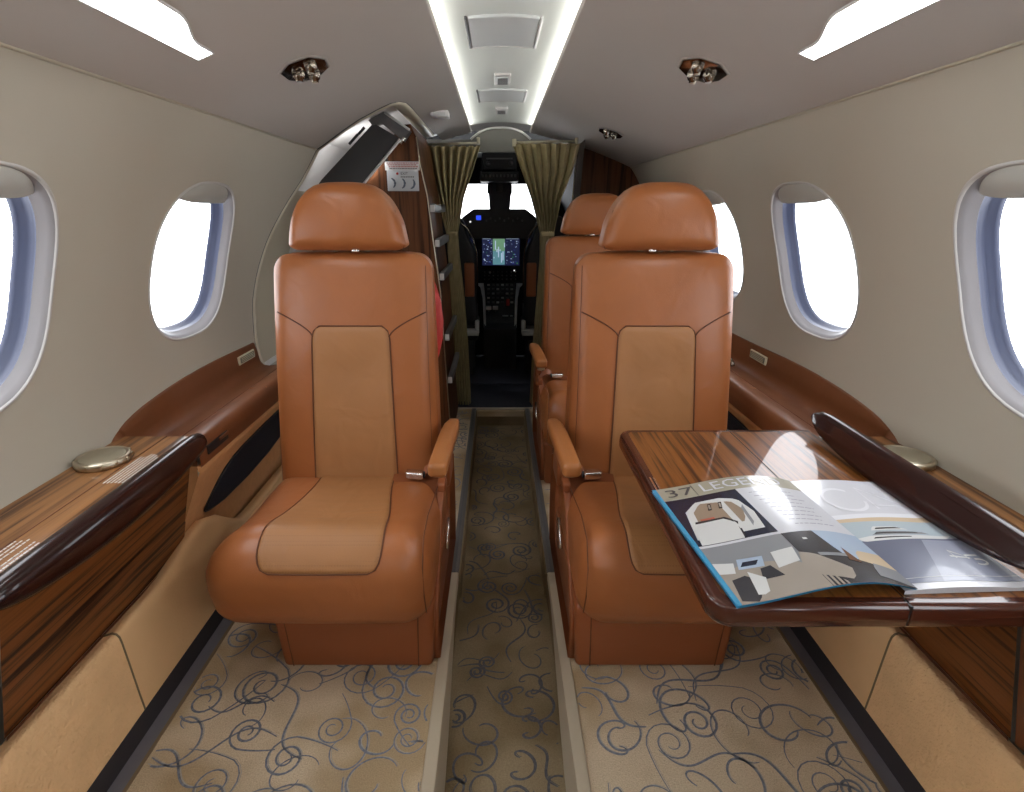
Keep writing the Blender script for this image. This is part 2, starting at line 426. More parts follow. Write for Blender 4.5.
# forward wooden partitions
b = MB()
inner = [(.322, 0.0), (.328, .50), (.334, .807), (.347, .946), (.358, 1.16)]
outer = [(x + .004, z + .004) for x, z in SEC if z > 0] + []
pts = [(x, YF - .02, z) for x, z in inner] + [(.36, YF - .02, 1.25), (.45, YF - .02, 1.20)] + [(x, YF - .02, z) for x, z in outer[::-1] if x > .46] + [(.64, YF - .02, 0.0)]
b.prism(pts, (0, .02, 0), M['woodwall'])
b.tube([(x, YF - .022, z) for x, z in inner], .003, M['nickel'], 8)
J = inner + [(.36, 1.25)]
b.grid(lambda u, v: (J[round(v * 5)][0] + .001, 2.50 + (2.765 - 2.50) * u, J[round(v * 5)][1]), 2, 5, plain('jamb_brown', (.045, .025, .014), .9, spec=.1))
struct(b.build('wall_front')); bpy.data.objects['wall_front']['label'] = 'dark wood partition with a steel edge behind the far right seat'
b = MB(); c2 = b
pts = [(-x, YF, z) for x, z in inner] + [(-.36, YF, 1.25), (-.45, YF, 1.21), (-.67, YF, 1.12), (-.80, YF, .85)] + [(-.80, YF, .4)] + [(-.64, YF, 0.0)]
b.prism(pts, (0, .02, 0), M['woodwall']); struct(b.build('wall_front_left'))
# arched header over the doorway
b = MB()
def arch(w, z0, h, n=24): return [(-w + 2 * w * i / n, z0 + h * (1 - (abs(2 * i / n - 1)) ** 2.6)) for i in range(n + 1)]
A = arch(.142, 1.215, .05)
b.prism([(x, YF + .02, z) for x, z in A] + [(.36, YF + .02, 1.215), (.36, YF + .02, 1.16), (-.36, YF + .02, 1.16), (-.36, YF + .02, 1.215)], (0, .03, 0), plain('header_olive', (.13, .125, .11), .6))
b.tube([(x, YF + .016, z) for x, z in A], .005, M['lip'], 8)
struct(b.build('trim_1'), 'grey arched header above the cockpit doorway')

# ------------------------------------------------------------------ windows
wn = 0
for s in (-1, 1):
    for wi, yc in enumerate(WY):
        if s < 0 and wi == 4: continue
        wn += 1
        N = 64
        root = bpy.data.objects.new('window_%d' % wn, None); col.objects.link(root)
        root.location = shell_pt(s, yc, ZC); struct(root)
        def ring(mb, K, mat):
            mb.grid(lambda u, v: (lambda kk, i: shell_pt(s, *hole(kk[0], 2 * PI * i / N, yc), kk[1]))(K[round(v * (len(K) - 1))], round(u * N) % N), N, len(K) - 1, mat, closeu=True)
        b = MB(); ring(b, [(1.02, .001), (1.016, -.002), (1.004, -.003), (.992, -.002), (.985, .0)], M['lip'])
        ring(b, [(.985, .0), (.965, .003), (.945, .008), (.92, .015), (.905, .018)], M['bezel']); b.build('bezel', root, recalc=False)
        b = MB(); ring(b, [(.905, .018), (.902, .021), (.896, .023), (.890, .030), (.882, .031), (.875, .038), (.865, .039), (.855, .047)], M['gasket']); b.build('gasket', root, recalc=False)
        b = MB()
        c = hole(0, 0, yc)
        b.grid(lambda u, v: shell_pt(s, *hole(.858 * max(v, .001), 2 * PI * (round(u * N) % N) / N, yc), .045), N, 4, M['glass'], closeu=True); b.build('pane', root, recalc=False)
        # shade housing across the top of the opening
        def sh(u, v):
            zz = ZC + BW * (.79 + .205 * v); t = (zz - ZC) / BW
            wy = AW * .985 * (1 - min(t, .9999) ** 2.7) ** (1 / 2.7)
            y = yc + (2 * u - 1) * wy + (zz - ZC) * .22
            bow = 1 - (2 * u - 1) ** 4
            return shell_pt(s, y, zz - .008 * (1 - v) * bow, .016 * (1 - bow) * (1 - v) + .002 - .008 * bow * math.sin(PI * min(1, v * .8 + .12)))
        b = MB(); b.grid(sh, 24, 10, M['shade'])
        b.grid(lambda u, v: (lambda p, q: tuple(p[i] + (q[i] - p[i]) * v for i in range(3)))(sh(u, 0), shell_pt(s, sh(u, 0)[1], sh(u, 0)[2] + .006, .06)), 24, 1, M['shade'])
        b.build('shade', root)

# ------------------------------------------------------------------ floor and aisle
b = MB()
Z0 = 0.0
for s in (1, -1):
    b.box((min(s * .138, s * .622), YB, -.012), (max(s * .138, s * .622), 2.40, 0.0), M['carpet'])
    b.box((min(s * .622, s * .628), YB, -.012), (max(s * .622, s * .628), 2.40, 0.002), M['binding'])
    b.box((min(s * .628, s * .70), YB, -.012), (max(s * .628, s * .70), 2.75, -.001), M['strip'])
b.box((-.15, YB, -.095), (.15, 2.365, -.08), M['aisle'])
for s in (1, -1):
    b.box((min(s * .112, s * .118), 1.16, -.08), (max(s * .112, s * .118), 2.365, -.002), M['aisle'])
    b.box((min(s * .1168, s * .118), YB, -.08), (max(s * .1168, s * .118), 1.16, -.002), M['aisle'])
b.box((-.118, 2.365, -.08), (.118, 2.40, -.014), M['aisle'])
b.box((-.70, 2.40, -.02), (.70, 2.768, -.0005), M['ckfloor'])
# scrollwork woven into the carpet
random.seed(7)
def ribbon(pts, w, z, mat, ok):
    P = [p for p in pts]
    n = len(P); vs = []; good = []
    for i, p in enumerate(P):
        a = P[max(i - 1, 0)]; c = P[min(i + 1, n - 1)]
        dx, dy = c[0] - a[0], c[1] - a[1]; l = math.hypot(dx, dy) or 1
        ww = w * (.45 + .55 * math.sin(PI * i / (n - 1)) ** .6)
        vs += [(p[0] - dy / l * ww, p[1] + dx / l * ww, z), (p[0] + dy / l * ww, p[1] - dx / l * ww, z)]
    fs = [[2 * i, 2 * i + 1, 2 * i + 3, 2 * i + 2] for i in range(n - 1) if ok(*P[i]) and ok(*P[i + 1])]
    if fs: b.add(vs, fs, mat, True)
def curl(x, y, sc, mirror, rot, kind):
    P = []
    if kind == 0:       # spiral with a tail
        for i in range(34):
            t = i / 33; a = t * 4.0 * PI * .95; r = sc * (1.0 - .8 * t ** .8); P.append((r * math.cos(a), r * math.sin(a)))
        P = [(sc * 1.0 - .1 * sc * k * k * .14, -sc * .42 * k) for k in range(5, 0, -1)] + P
    elif kind == 1:     # S scroll
        for i in range(34):
            t = i / 33 * 2 - 1; a = t * PI * 1.35
            P.append((sc * (1.0 * t + .55 * math.sin(a)), sc * .75 * math.cos(a) * (1 if t > 0 else 1)))
    elif kind == 2:     # C arc ending in a hook
        for i in range(28):
            t = i / 27; a = t * PI * 1.7; r = sc * (1.15 - .75 * t * t); P.append((r * math.cos(a), r * math.sin(a) * .8))
    else:               # long wave
        for i in range(26):
            t = i / 25 * 2 - 1; P.append((sc * 2.0 * t, sc * .5 * math.sin(t * PI)))
    c, q = math.cos(rot), math.sin(rot)
    return [(x + (px * mirror) * c - py * q, y + (px * mirror) * q + py * c) for px, py in P]
def scrolls(x0, x1, y0, y1, step, z, mats, sc):
    y = y0
    ok = lambda px, py: x0 + .004 < px < x1 - .004 and y0 < py < y1
    while y < y1:
        x = x0
        while x < x1:
            k = random.choice((0, 0, 1, 2, 2, 3))
            pts = curl(x + random.uniform(0, step), y + random.uniform(0, step), sc * random.uniform(.6, 1.15), random.choice((-1, 1)), random.uniform(0, 2 * PI), k)
            w = random.uniform(.0013, .0025)
            ribbon(pts, w, z, mats[0], ok)
            if random.random() < .6: ribbon([(px + .0028, py + .0016) for px, py in pts], w * .5, z - .0001, mats[1], ok)
            x += step
        y += step
for s in (1, -1):
    xa, xb = (.138, .622) if s > 0 else (-.622, -.138)
    scrolls(xa, xb, .1, 2.35, .068, .0007, (M['scroll'], M['scroll2']), .046)
scrolls(-.111, .111, .1, 2.35, .06, -.0793, (M['ascroll'], M['ascroll']), .034)
struct(b.build('floor', recalc=False))

# seat rails: dark metal forward, beige covers near the camera
for s in (1, -1):
    b = MB(); f = (lambda x, y, z: (s * x, y, z))
    b.rbox((.116, 1.16, -.02), (.138, 2.375, .004), .002, M['railm'], f, 2)
    b.box((.124, 1.16, .004), (.130, 2.37, .0055), M['dark2'], fn=f)
    b.rbox((.1165, YB + .01, -.02), (.140, 1.158, .005), .003, M['railc'], f, 2)
    # cover sweeping down the trench side
    Q = lambda y: -.076 * (1 - sm(y, .62, 1.15))
    b.grid(lambda u, v: (lambda y: (s * (.1165 - .0085 * v * (1 - sm(y, .62, 1.15))), y, .003 + (Q(y) - .006) * v))(YB + .01 + (1.155 - YB) * u), 30, 4, M['railc'])
    o = b.build('trim_%d' % (2 if s > 0 else 3)); struct(o, 'long seat rail along the %s side of the aisle, beige cover near and grey metal far' % ('right' if s > 0 else 'left'))
b = MB(); b.rbox((-.25, 2.374, -.012), (.25, 2.392, .003), .002, M['railc'], None, 4); b.box((-.1155, 2.3545, -.03), (.1155, 2.3735, -.004), M['carpet'])
struct(b.build('trim_4'), 'thin metal threshold at the cockpit doorway')

# ------------------------------------------------------------------ side structure
for s in (1, -1):
    f = lambda x, y, z: (s * x, y, z)
    yN = 2.72
    b = MB(); b.box((.655, YB, -.001), (.672, yN, .048), M['riser'], fn=f)
    struct(b.build('baseboard_' + ('right' if s > 0 else 'left')))
    # suede kick panel with its rolled lip; sweeps up towards the seat
    def zt(y): return .213 + .036 * sm(y, .82, 1.02) - .10 * sm(y, 1.02, 1.20)
    b = MB()
    def kick(u, v, y0, y1):
        y = y0 + (y1 - y0) * u; T = zt(y)
        P = [(.6545, .044), (.6565, .08), (.659, .15), (.661, T - .016), (.6625, T - .005), (.666, T + .001), (.672, T + .003), (.680, T), (.693, T - .004)]
        x, z = P[round(v * 8)]; return (s * x, y, z)
    b.grid(lambda u, v: kick(u, v, YB, .719), 24, 8, M['suede'])
    b.grid(lambda u, v: kick(u, v,   .723, yN), 40, 8, M['suede2'])
    b.tube([(s * (kick(0, k / 8, .721, .721)[0] * s + .0008), .721 - .03 * (1 - k / 8) * 0, kick(0, k / 8, .721, .73)[2]) for k in range(9)], .0022, M['binding'], 6)
    struct(b.build('trim_%d' % (5 if s > 0 else 6)), 'tan suede kick panel along the %s side of the floor' % ('right' if s > 0 else 'left'))

# leather ledges
BAND = [(.935, .474), (.95, .482), (.97, .490), (.99, .4965), (1.02, .503), (1.05, .5075), (1.09, .512), (1.15, .517), (1.22, .5205), (1.30, .522), (1.40, .521), (1.568, .516), (2.74, .50)]
for s in (1, -1):
    side = 'right' if s > 0 else 'left'
    y0, y1 = .969, (2.725 if s > 0 else 1.59)
    t = thing('side_ledge', 'brown leather side ledge with a curved backing band %s the %s windows' % ('below', side), 'side ledge', (s * .69, (y0 + y1) / 2, .22), 'leather ledges along the side walls')
    b = MB()
    def led(u, v):
        y = y0 + (y1 - y0) * u
        zb = interp(BAND, y)
        P = [(.617, .405), (.615, .43), (.616, .447), (.622, .457), (.632, .460), (.66, .456), (.70, .447), (.725, .443), (.742, .446), (.750, .455), (.754, .466), (prof(.49) - .009, .482), (prof(zb) - .006, zb - .003), (prof(zb) - .0035, zb), (prof(zb) + .004, zb)]
        x, z = P[round(v * (len(P) - 1))]; return (s * x, y, z)
    b.grid(led, 60, 14, M['ledge'])
    # band starting on the wood console
    def band(u, v):
        y = .90 + (.985 - .90) * u; zb = interp(BAND, y)
        z = .455 + (zb - .455) * v; return (s * (prof(z) - .005), y, z)
    b.grid(lambda u, v: (s * (prof(.474) - .009), .93 + .056 * u, .46) if 0 else (lambda y: (lambda z: (s * (prof(z) - .008 * (1 - v)), y, z))(.470 + (interp(BAND, y) - .470) * v))(.93 + .056 * u), 8, 6, M['ledge'])
    # stitched seam lines on the top
    b.tube([(s * .674, y, .4530) for y in (y0 + .01, y1)], .0009, M['seam'], 6)
    b.tube([(s * .624, 1.33, .4585), (s * .67, 1.33, .4550)], .0008, M['ledgeline'], 6)
    b.build('ledge_cushion', t)
    # recessed shadow line and the sloping lower panel
    b = MB()
    b.grid(lambda u, v: (lambda P: (s * P[0], y0 - .004 + (y1 - y0 + .004) * u, P[1]))([(.622, .410), (.622, .398), (.619, .397), (.625, .385), (.708, .20), (.708, .08)][round(v * 5)]), 20, 5, M['cork'])
    b.poly([(s * x, y0 - .004, z) for x, z in ((.622, .41), (.625, .385), (.708, .20), (.74, .20), (.68, .41))], M['cork'])
    b.build('lower_panel', t)
    pl = lambda z: .625 + (.385 - z) * .083 / .185
    pp = [(1.050, .262), (1.066, .292), (1.082, .318), (1.105, .338), (1.135, .352), (1.18, .360), (1.30, .368), (1.42, .371), (1.52, .366), (1.52, .25), (1.43, .225), (1.30, .215), (1.16, .222), (1.08, .240), (1.055, .25)]
    b = MB(); b.prism([(s * (pl(z) - .004), y, z) for y, z in pp], (s * .004, 0, 0), M['pocket'])
    b.tube([(s * (pl(z) - .004), y, z) for y, z in pp], .002, M['black'], 6, closed=True)
    b.build('mesh_pocket', t)
    b = MB(); b.rbox((.6125, .998, .420), (.618, 1.085, .440), .0025, M['black'], f, 2)
    b.rbox((.6105, 1.045, .431), (.6135, 1.084, .4385), .0014, M['ledge'], f, 2); b.build('pull_slot', t)
    b = MB(); b.rbox((.7515, 1.462, .479), (.7575, 1.562, .503), .002, M['plate'], f, 2)
    b.rbox((.7505, 1.468, .483), (.7525, 1.556, .499), .001, plain('plate_green', (.18, .19, .15), .5) , f, 2)
    for k in range(3): b.box((.7500, 1.474, .486 + k * .0045), (.7506, 1.55, .4878 + k * .0045), M['plate'], fn=f)
    b.build('placard', t)
    if s > 0:
        b = MB(); b.tube([(s * (.70), 1.60 + .05 * math.cos(a), .452 + .018 * max(math.sin(a), 0)) for a in [i * PI / 12 for i in range(13)]], .006, M['chrome_dark'], 10); b.build('pull_ring', t)

# ------------------------------------------------------------------ side consoles with fold-out table bays
def console(s):
    side = 'right' if s > 0 else 'left'
    f = lambda x, y, z: (s * x, y, z)
    ya, yb = -.20, .968
    lab = 'glossy striped wood side console with closed dark fascia and white printed notices' if s < 0 else 'striped wood side console behind the deployed table, its dark fascia raised'
    t = thing('side_console', lab, 'side console', (s * .68, .75, .21))
    b = MB()
    P = [(.622, .460), (.620, .468), (.622, .4735), (.626, .475), (.65, .475), (.70, .475), (.74, .475), (prof(.475) + .002, .475)]
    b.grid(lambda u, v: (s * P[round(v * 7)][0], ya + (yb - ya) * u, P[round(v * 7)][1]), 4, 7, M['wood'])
    b.poly([(s * .622, yb, .475), (s * .765, yb, .475), (s * .765, yb, .40), (s * .622, yb, .40)], M['ledge'])
    b.tube([(s * .672, ya, .4752), (s * .672, yb, .4752)], .0008, M['seam'], 6)
    b.build('console_top', t)
    # front panel, recessed and sloping out to the wall
    b = MB()
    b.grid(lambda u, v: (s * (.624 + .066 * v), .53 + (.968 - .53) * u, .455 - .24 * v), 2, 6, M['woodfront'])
    b.grid(lambda u, v: (s * (.627 + .067 * v), ya + (.527 - ya) * u, .452 - .24 * v), 2, 6, M['ledge'])
    b.grid(lambda u, v: (s * (.690 - .004 * (1 - v)), .53 + .438 * u, .218 - .012 * v), 2, 1, M['seam'])
    b.build('front_panel', t)
    # lens shaped dark fascia
    def zl(y):
        k = max(0, 1 - ((y - .75) / .252) ** 2); return .447 - .034 * k ** .75
    if s < 0:
        def fa(u, v):
            y = .499 + .490 * u; k = max(0.0, 1 - abs((y - .75) / .2515) ** 14) ** .5
            L = zl(y)
            P = [(.622, .4745), (.612, .478), (.602, .4765), (.594, .470), (.590, .460), (.5885, .450), (.591, (L + .45) / 2), (.597, L + .004), (.602, L), (.610, L + .002), (.618, L + .012)]
            x, z = P[round(v * 10)]; zm = .462
            return (s * (.011 + .615 + (x - .615) * (.25 + .75 * k)), y, zm + (z - zm) * k)
    else:
        def fa(u, v):     # raised: leans outward over the console edge
            y = .499 + .502 * u; k = max(0.0, 1 - abs((y - .75) / .2515) ** 14) ** .5
            bot = .504 - .026 * max(0, 1 - ((y - .75) / .252) ** 2) ** .6
            tt = (bot - .47) / .06
            xo = lambda z: .598 + (z - .475) * .75
            P = [(xo(bot), bot), (xo(bot) - .004, bot + .008), (xo(.50) - .004, .50), (xo(.515) - .003, .513), (xo(.522), .519), (xo(.522) + .008, .522), (xo(.522) + .015, .518), (xo(.51) + .016, .510), (xo(bot) + .016, bot + .004), (xo(bot) + .01, bot - .001), (xo(bot), bot)]
            x, z = P[round(v * 10)]; zm = .512; xm = xo(zm) + .006
            return (s * (xm + (x - xm) * (.3 + .7 * k)), y, zm + (z - zm) * k)
    b = MB(); b.grid(fa, 60, 10, M['mahogany']); b.build('fascia', t)
    if s < 0:
        b = MB()
        tx = lambda u, v, o, a: (o[0] + 0, 0, 0)
        def block(x0, y0, x1, y1, rows, seed):
            rnd = random.Random(seed)
            for r in range(rows):
                x = x0 + (x1 - x0) * (r + .5) / rows; y = y0 + rnd.uniform(0, .004); ye = y1 - rnd.uniform(0, .02)
                while y < ye:
                    w = rnd.uniform(.003, .009)
                    b.box((x - .0012, y, .4752), (x + .0012, min(y + w, ye), .4755), M['text']); y += w + .0016
        block(-.666, .775, -.630, .892, 6, 1); block(-.625, .79, -.618, .86, 1, 2)
        b.build('printed_notice', t); b = MB()
        block(-.672, .545, -.650, .625, 3, 3); block(-.645, .535, -.630, .615, 2, 4)
        b.build('printed_notice', t)
    return t
console(-1); console(1)
for s, yy in ((-1, .855), (1, .859)):
    x = s * .717
    t = thing('cup_holder', 'round nickel cup holder lid on the %s console top' % ('right' if s > 0 else 'left'), 'cup holder', (x, yy, .475), 'cup holders in the consoles')
    b = MB(); b.lathe([(.040, .475), (.043, .476), (.044, .481), (.043, .486), (.040, .4885), (.0375, .488), (.0365, .4865)], (x, yy, 0), M['nickel'], 40)
    for k in range(12):
        a = 2 * PI * k / 12; b.box((x + .0425 * math.cos(a) - .002, yy + .0425 * math.sin(a) - .002, .478), (x + .0425 * math.cos(a) + .003, yy + .0425 * math.sin(a) + .003, .486), M['nickel'], .0012)
    b.build('rim', t)
    b = MB(); b.lathe([(.0364, .484), (.0364, .4872), (.034, .4882), (.001, .4886)], (x, yy, 0), M['nickeltop'], 40); b.build('lid', t)

# ------------------------------------------------------------------ seats
def pad_patch(mb, surf, outline_fn, nu, nv, mat, lift=.005):
    pass
def make_seat(m, name_label, group=None, pouch=False):
    """m=+1: seat on the right of the aisle (aisle towards -x). Built in world coordinates of the near pair."""
    t = thing('cabin_seat', name_label, 'seat', (m * .335, 1.05, 0), group)
    F = lambda x, y, z: (m * x, y, z)
    LB = M['leather_base']; LE = M['leather']
    # base
    b = MB()
    def fb(x, y, z):
        k = z / .155; return (m * (.3035 + (x - .3035) * (1 + .045 * k)), y - .004 * k, z)
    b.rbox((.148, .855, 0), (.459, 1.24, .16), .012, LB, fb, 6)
    for xx in (.178, .437): b.tube([fb(xx, .8545, z) for z in (.006, .05, .10, .155)], .0012, M['seam'], 6)
    b.build('base', t)
    # aisle-side and wall-side skirts rising along the cushion
    b = MB()
    pr = [(.872, .008), (1.30, .008), (1.33, .10), (1.32, .27), (1.24, .315), (1.12, .318), (1.02, .28), (.95, .20), (.905, .150), (.876, .128)]
    def sk(x0, x1):
        n = len(pr)
        cy = sum(p[0] for p in pr) / n; cz = sum(p[1] for p in pr) / n
        rings = []
        for (xx, k) in ((x0 + .006 * (1 if x1 > x0 else -1) * -1 * 0 + x0 * 0 + x0, .965), (x0 + (x1 - x0) * .25, .995), (x0 + (x1 - x0) * .5, 1.0), (x1, 1.0)):
            rings.append([(m * xx, cy + (y - cy) * k, cz + (z - cz) * k) for y, z in pr])
        vs = [p for r in rings for p in r]; fs = [[i * n + k, i * n + (k + 1) % n, (i + 1) * n + (k + 1) % n, (i + 1) * n + k] for i in range(3) for k in range(n)]
        fs += [list(range(n)), [3 * n + k for k in range(n)]]
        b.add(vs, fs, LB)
    sk(.129, .150)
    b.tube([(m * .1275, 1.0, .19), (m * .1275, 1.06, .23)], .004, M['steel'], 8)
    b.build('side_panel', t)
    # cushion
    def fc(x, y, z):
        k = (y - .775) / .40
        z += .012 * math.exp(-((y - .85) / .06) ** 2) * sm(z, .25, .32) - .030 * sm(y, .86, 1.15) * sm(z, .22, .32)
        xc = (x - .335) / .2
        z -= .008 * math.cos(min(1, abs(xc)) * PI / 2) * sm(z, .28, .33) * sm(y, .83, .9)
        y -= .010 * math.cos((z - .24) / .19 * PI) * math.cos(min(1, abs(xc)) * PI / 2) if y < .85 else 0
        y += .018 * sm(.25 - z, 0, .12) * sm(.90 - y, 0, .06)          # undercut of the front
        # wall side bulges outward towards the front
        if x > .335: x += .010 * sm(x, .4, .53) * sm(1.05 - y, 0, .2) + .004 * sm(y, .95, 1.15)
        else: x += .004 * sm(.30 - x, .08, .17) * sm(z, .25, .33)
        if x > .42: z -= .030 * sm(x, .44, .56) * sm(z, .2, .33) * (1 - .7 * sm(y, .9, 1.1))
        return (m * x, y, z)
    b = MB(); b.rbox((.138, .778, .138), (.550, 1.19, .335), .062, LE, fc, 14, 7)
    # piping around the aisle-side front edge
    b.tube([fc(.1435 + .003, y, z) for y, z in ((.792, .19), (.785, .24), (.795, .29), (.83, .320), (.90, .333), (1.0, .333), (1.12, .333))], .0012, M['seam'], 6)
    cush = b.build('seat_cushion', t)
    # perforated centre panel wraps over the cushion front
    R = .062; fl = 1.19 - .778
    def prof_s(q):     # q metres along: 0 = rear of the top, increasing towards the front and down the front face
        L1 = 1.165 - (.778 + R)
        if q < L1: return 1.165 - q, .335, (0, 1)
        q -= L1
        if q < R * PI / 2: a = q / R; return .778 + R - R * math.sin(a), .335 - R + R * math.cos(a), (-math.sin(a), math.cos(a))
        q -= R * PI / 2
        return .778, .335 - R - q, (-1, 0)
    QT = 1.165 - (.778 + R) + R * PI / 2 - .016
    def cp(u, v, lift=True):
        q = QT * v
        y, z, n = prof_s(q)
        # half width: narrow at the rear, wide in front, rounded front corners
        hw = .087 + .026 * sm(q, .04, .34); xc_ = .342 - .012 * sm(q, .04, .34)
        e = max(0, (q - (QT - .055)) / .055); hw *= (1 - .0 * e) if e <= 0 else max(.0, (1 - e ** 3.0)) ** (1 / 3.0) * .38 + .62 if e < 1 else .62
        w = 2 * u - 1
        edge = min(1, (1 - abs(w)) * hw / .010); ev = min(1, (QT - q) / .010)
        l = (-.004 + .008 * math.sqrt(max(0, 1 - (1 - min(edge, ev)) ** 2)))
        p = fc(xc_ + hw * w, y + n[0] * l, z + n[1] * l); return p
    b = MB(); b.grid(cp, 36, 60, M['tanperf'])
    N = 40
    path = [cp(.012, k / N) for k in range(3, N)] + [cp(k / 20, .988) for k in range(1, 20)] + [cp(.988, k / N) for k in range(N - 1, 2, -1)]
    b.tube(path, .0014, M['seam'], 6)
    b.build('seat_panel', t)
    # backrest
    zb, zt_, yb0 = .245, .812, 1.112
    def fr(x, y, z):
        k = (z - zb) / (zt_ - zb); d = y - yb0
        xc = .3435 + (-.008) * k; hw = .19
        q = (x - .3435)
        X = xc + q * (1.02 - .085 * k) + .004
        front = 1 - sm(d, .0, .06)
        yy = yb0 + d * (1 - .35 * (k > 0.0) * sm(k, .3, 1)) + .085 * k - .012 * math.sin(PI * min(max(k, 0), 1)) * front
        yy += .018 * (abs(q) / .19) ** 3 * front                      # sides roll back
        yy += .010 * math.exp(-(q / .085) ** 4) * front * sm(.82 - k, .1, .3)   # slight centre dish
        z2 = z - .010 * (abs(q) / .19) ** 4 * sm(k, .8, 1)
        return (m * X, yy, z2)
    b = MB(); b.rbox((.1535, yb0, zb), (.5335, yb0 + .13, zt_), .034, LE, fr, 14, 6)
    on = lambda x, z, l=.0: fr(x, yb0 - l, z)
    xl, xr = .3435 - .083, .3435 + .093      # panel edges at its top corners
    # yoke seams running from the panel's top corners to the sides
    for sgn in (-1, 1):
        pts = []
        for i in range(15):
            k = i / 14; x = .3435 + sgn * (.088 + .087 * k); z = .632 + .052 * (k ** .65)
            pts.append(on(x, z, .0002))
        b.tube(pts, .0016, M['seam'], 6)
    b.tube([fr(.167, yb0 + .0035, z) for z in [.30 + .49 * i / 20 for i in range(21)]], .0006, M['seam'], 6)
    b.build('backrest', t)
    # centre panel of the backrest
    b = MB()
    def bp(u, v):
        z = .27 + (.658 - .27) * v
        hw = (.099 - .007 * v); e = max(0, (v - .90) / .10); hw *= .70 + .30 * max(0, 1 - e ** 2.6) ** (1 / 2.6)
        w = 2 * u - 1
        edge = min(1, (1 - abs(w)) * hw / .012, (1 - v) * .38 / .012)
        l = -.003 + .0085 * math.sqrt(max(0, 1 - (1 - edge) ** 2)) - .0015 * math.sin(z * 90 + 3 * u) * sm(.42 - z, 0, .12) * (1 - abs(w))
        return on(.3435 + hw * w, z, l)
    b.grid(bp, 30, 50, M['tan'])
    path = [bp(.01, k / 30) for k in range(31)][:-1] + [bp(.02 + .96 * k / 14, .996) for k in range(15)] + [bp(.99, k / 30) for k in range(29, -1, -1)]
    b.tube(path, .0016, M['seam'], 6)
    b.build('back_panel', t)
    # headrest on its post
    hz = .816; hh = .140; hx = .342
    def fh(x, y, z):
        q = (x - hx) / .131; k = (z - hz) / hh
        g = 1 - .54 * min(1, abs(q)) ** 3.6
        X = hx + (x - hx) * (1 - .10 * k)
        d = y - 1.172
        fz = 1 - sm(d, 0, .06)
        yy = y + .012 * q * q * fz + .006 * k * k - .006 * math.sin(PI * min(max(k, 0), 1)) * fz
        return (m * X, yy, hz + (z - hz) * g)
    b = MB(); b.rbox((hx - .131, 1.172, hz), (hx + .131, 1.272, hz + hh), .030, LE, fh, 12, 6)
    b.tube([fh(hx - .123, 1.178 + .002, hz + .006), fh(hx - .1285, 1.195, hz + .03), fh(hx - .1285, 1.195, hz + .09), fh(hx - .118, 1.195, hz + .132)], .0012, M['seam'], 6)
    b.build('headrest', t)
    b = MB()
    for dx in (-.035, .035):
        b.tube([(m * (hx + dx), 1.235, .79), (m * (hx + dx), 1.24, .835)], .006, M['nickeltop'], 10); b.build('headrest_post', t); b = MB()
    b.box((hx - .028, 1.188, .8135), (hx - .012, 1.20, .8195), M['steel'], .002, F)
    b.build('headrest_clip', t)
    # aisle armrest
    def fa(x, y, z):
        k = (y - .945) / .27
        z2 = z + .004 * math.sin(PI * k) - .018 * (1 - sm(k, 0, .18)) * 0
        w = 1 - .30 * sm(k, .72, 1.0)
        return (m * (.134 + (x - .134) * w - .014 * k), y, z2 - .006 * sm(k, .8, 1) * 1)
    b = MB(); b.rbox((.116, .945, .392), (.155, 1.215, .424), .011, M['armleather'], fa, 6, 4); b.build('armrest', t)
    b = MB(); b.rbox((.124, .985, .372), (.150, 1.20, .395), .006, M['nickeltop'], F, 3)
    b.rbox((.128, 1.13, .27), (.150, 1.23, .38), .008, LB, F, 3); b.build('armrest_support', t)
    # seat belt
    b = MB(); b.rbox((.185, 1.088, .312), (.228, 1.112, .330), .005, M['steel'], lambda x, y, z: (m * x, y + (x - .2) * .25, z + (x - .2) * -.05), 3)
    b.box((.182, 1.094, .315), (.1862, 1.108, .327), M['dark'], .001, F); b.build('belt_buckle', t)
    b = MB()
    b.grid(lambda u, v: (m * (.186 - .048 * u), 1.10 - .01 * u + .012 * v, .318 + .014 * math.sin(u * PI) - .02 * u * u + .016 * v), 12, 3, LB)
    b.rbox((.132, 1.06, .295), (.152, 1.10, .318), .006, LB, F, 3)
    b.build('belt_strap', t)
    if pouch:
        b = MB()
        b.rbox((.146, 1.245, .50), (.30, 1.285, .79), .019, M['red'], lambda x, y, z: (m * (x + .045 * ((z - .64) / .15) ** 2), y + (z - .5) * .12, z), 6)
        p = b.build('life_vest_pouch', t); p['label'] = 'red pouch behind the seat back'
    return t
L_ = make_seat(-1, 'cognac leather cabin seat on the left of the aisle beside the mesh pocket', 'cognac leather cabin seats', True)
R_ = make_seat(1, 'cognac leather cabin seat on the right, behind the wooden table', 'cognac leather cabin seats')
def copy_tree(o, parent=None):
    c = o.copy(); col.objects.link(c); c.parent = parent
    for ch in list(o.children): copy_tree(ch, c)
    return c
far = copy_tree(R_); far.location.y += .78
far['label'] = 'cognac leather cabin seat half hidden behind the right seat, next to the curtain'

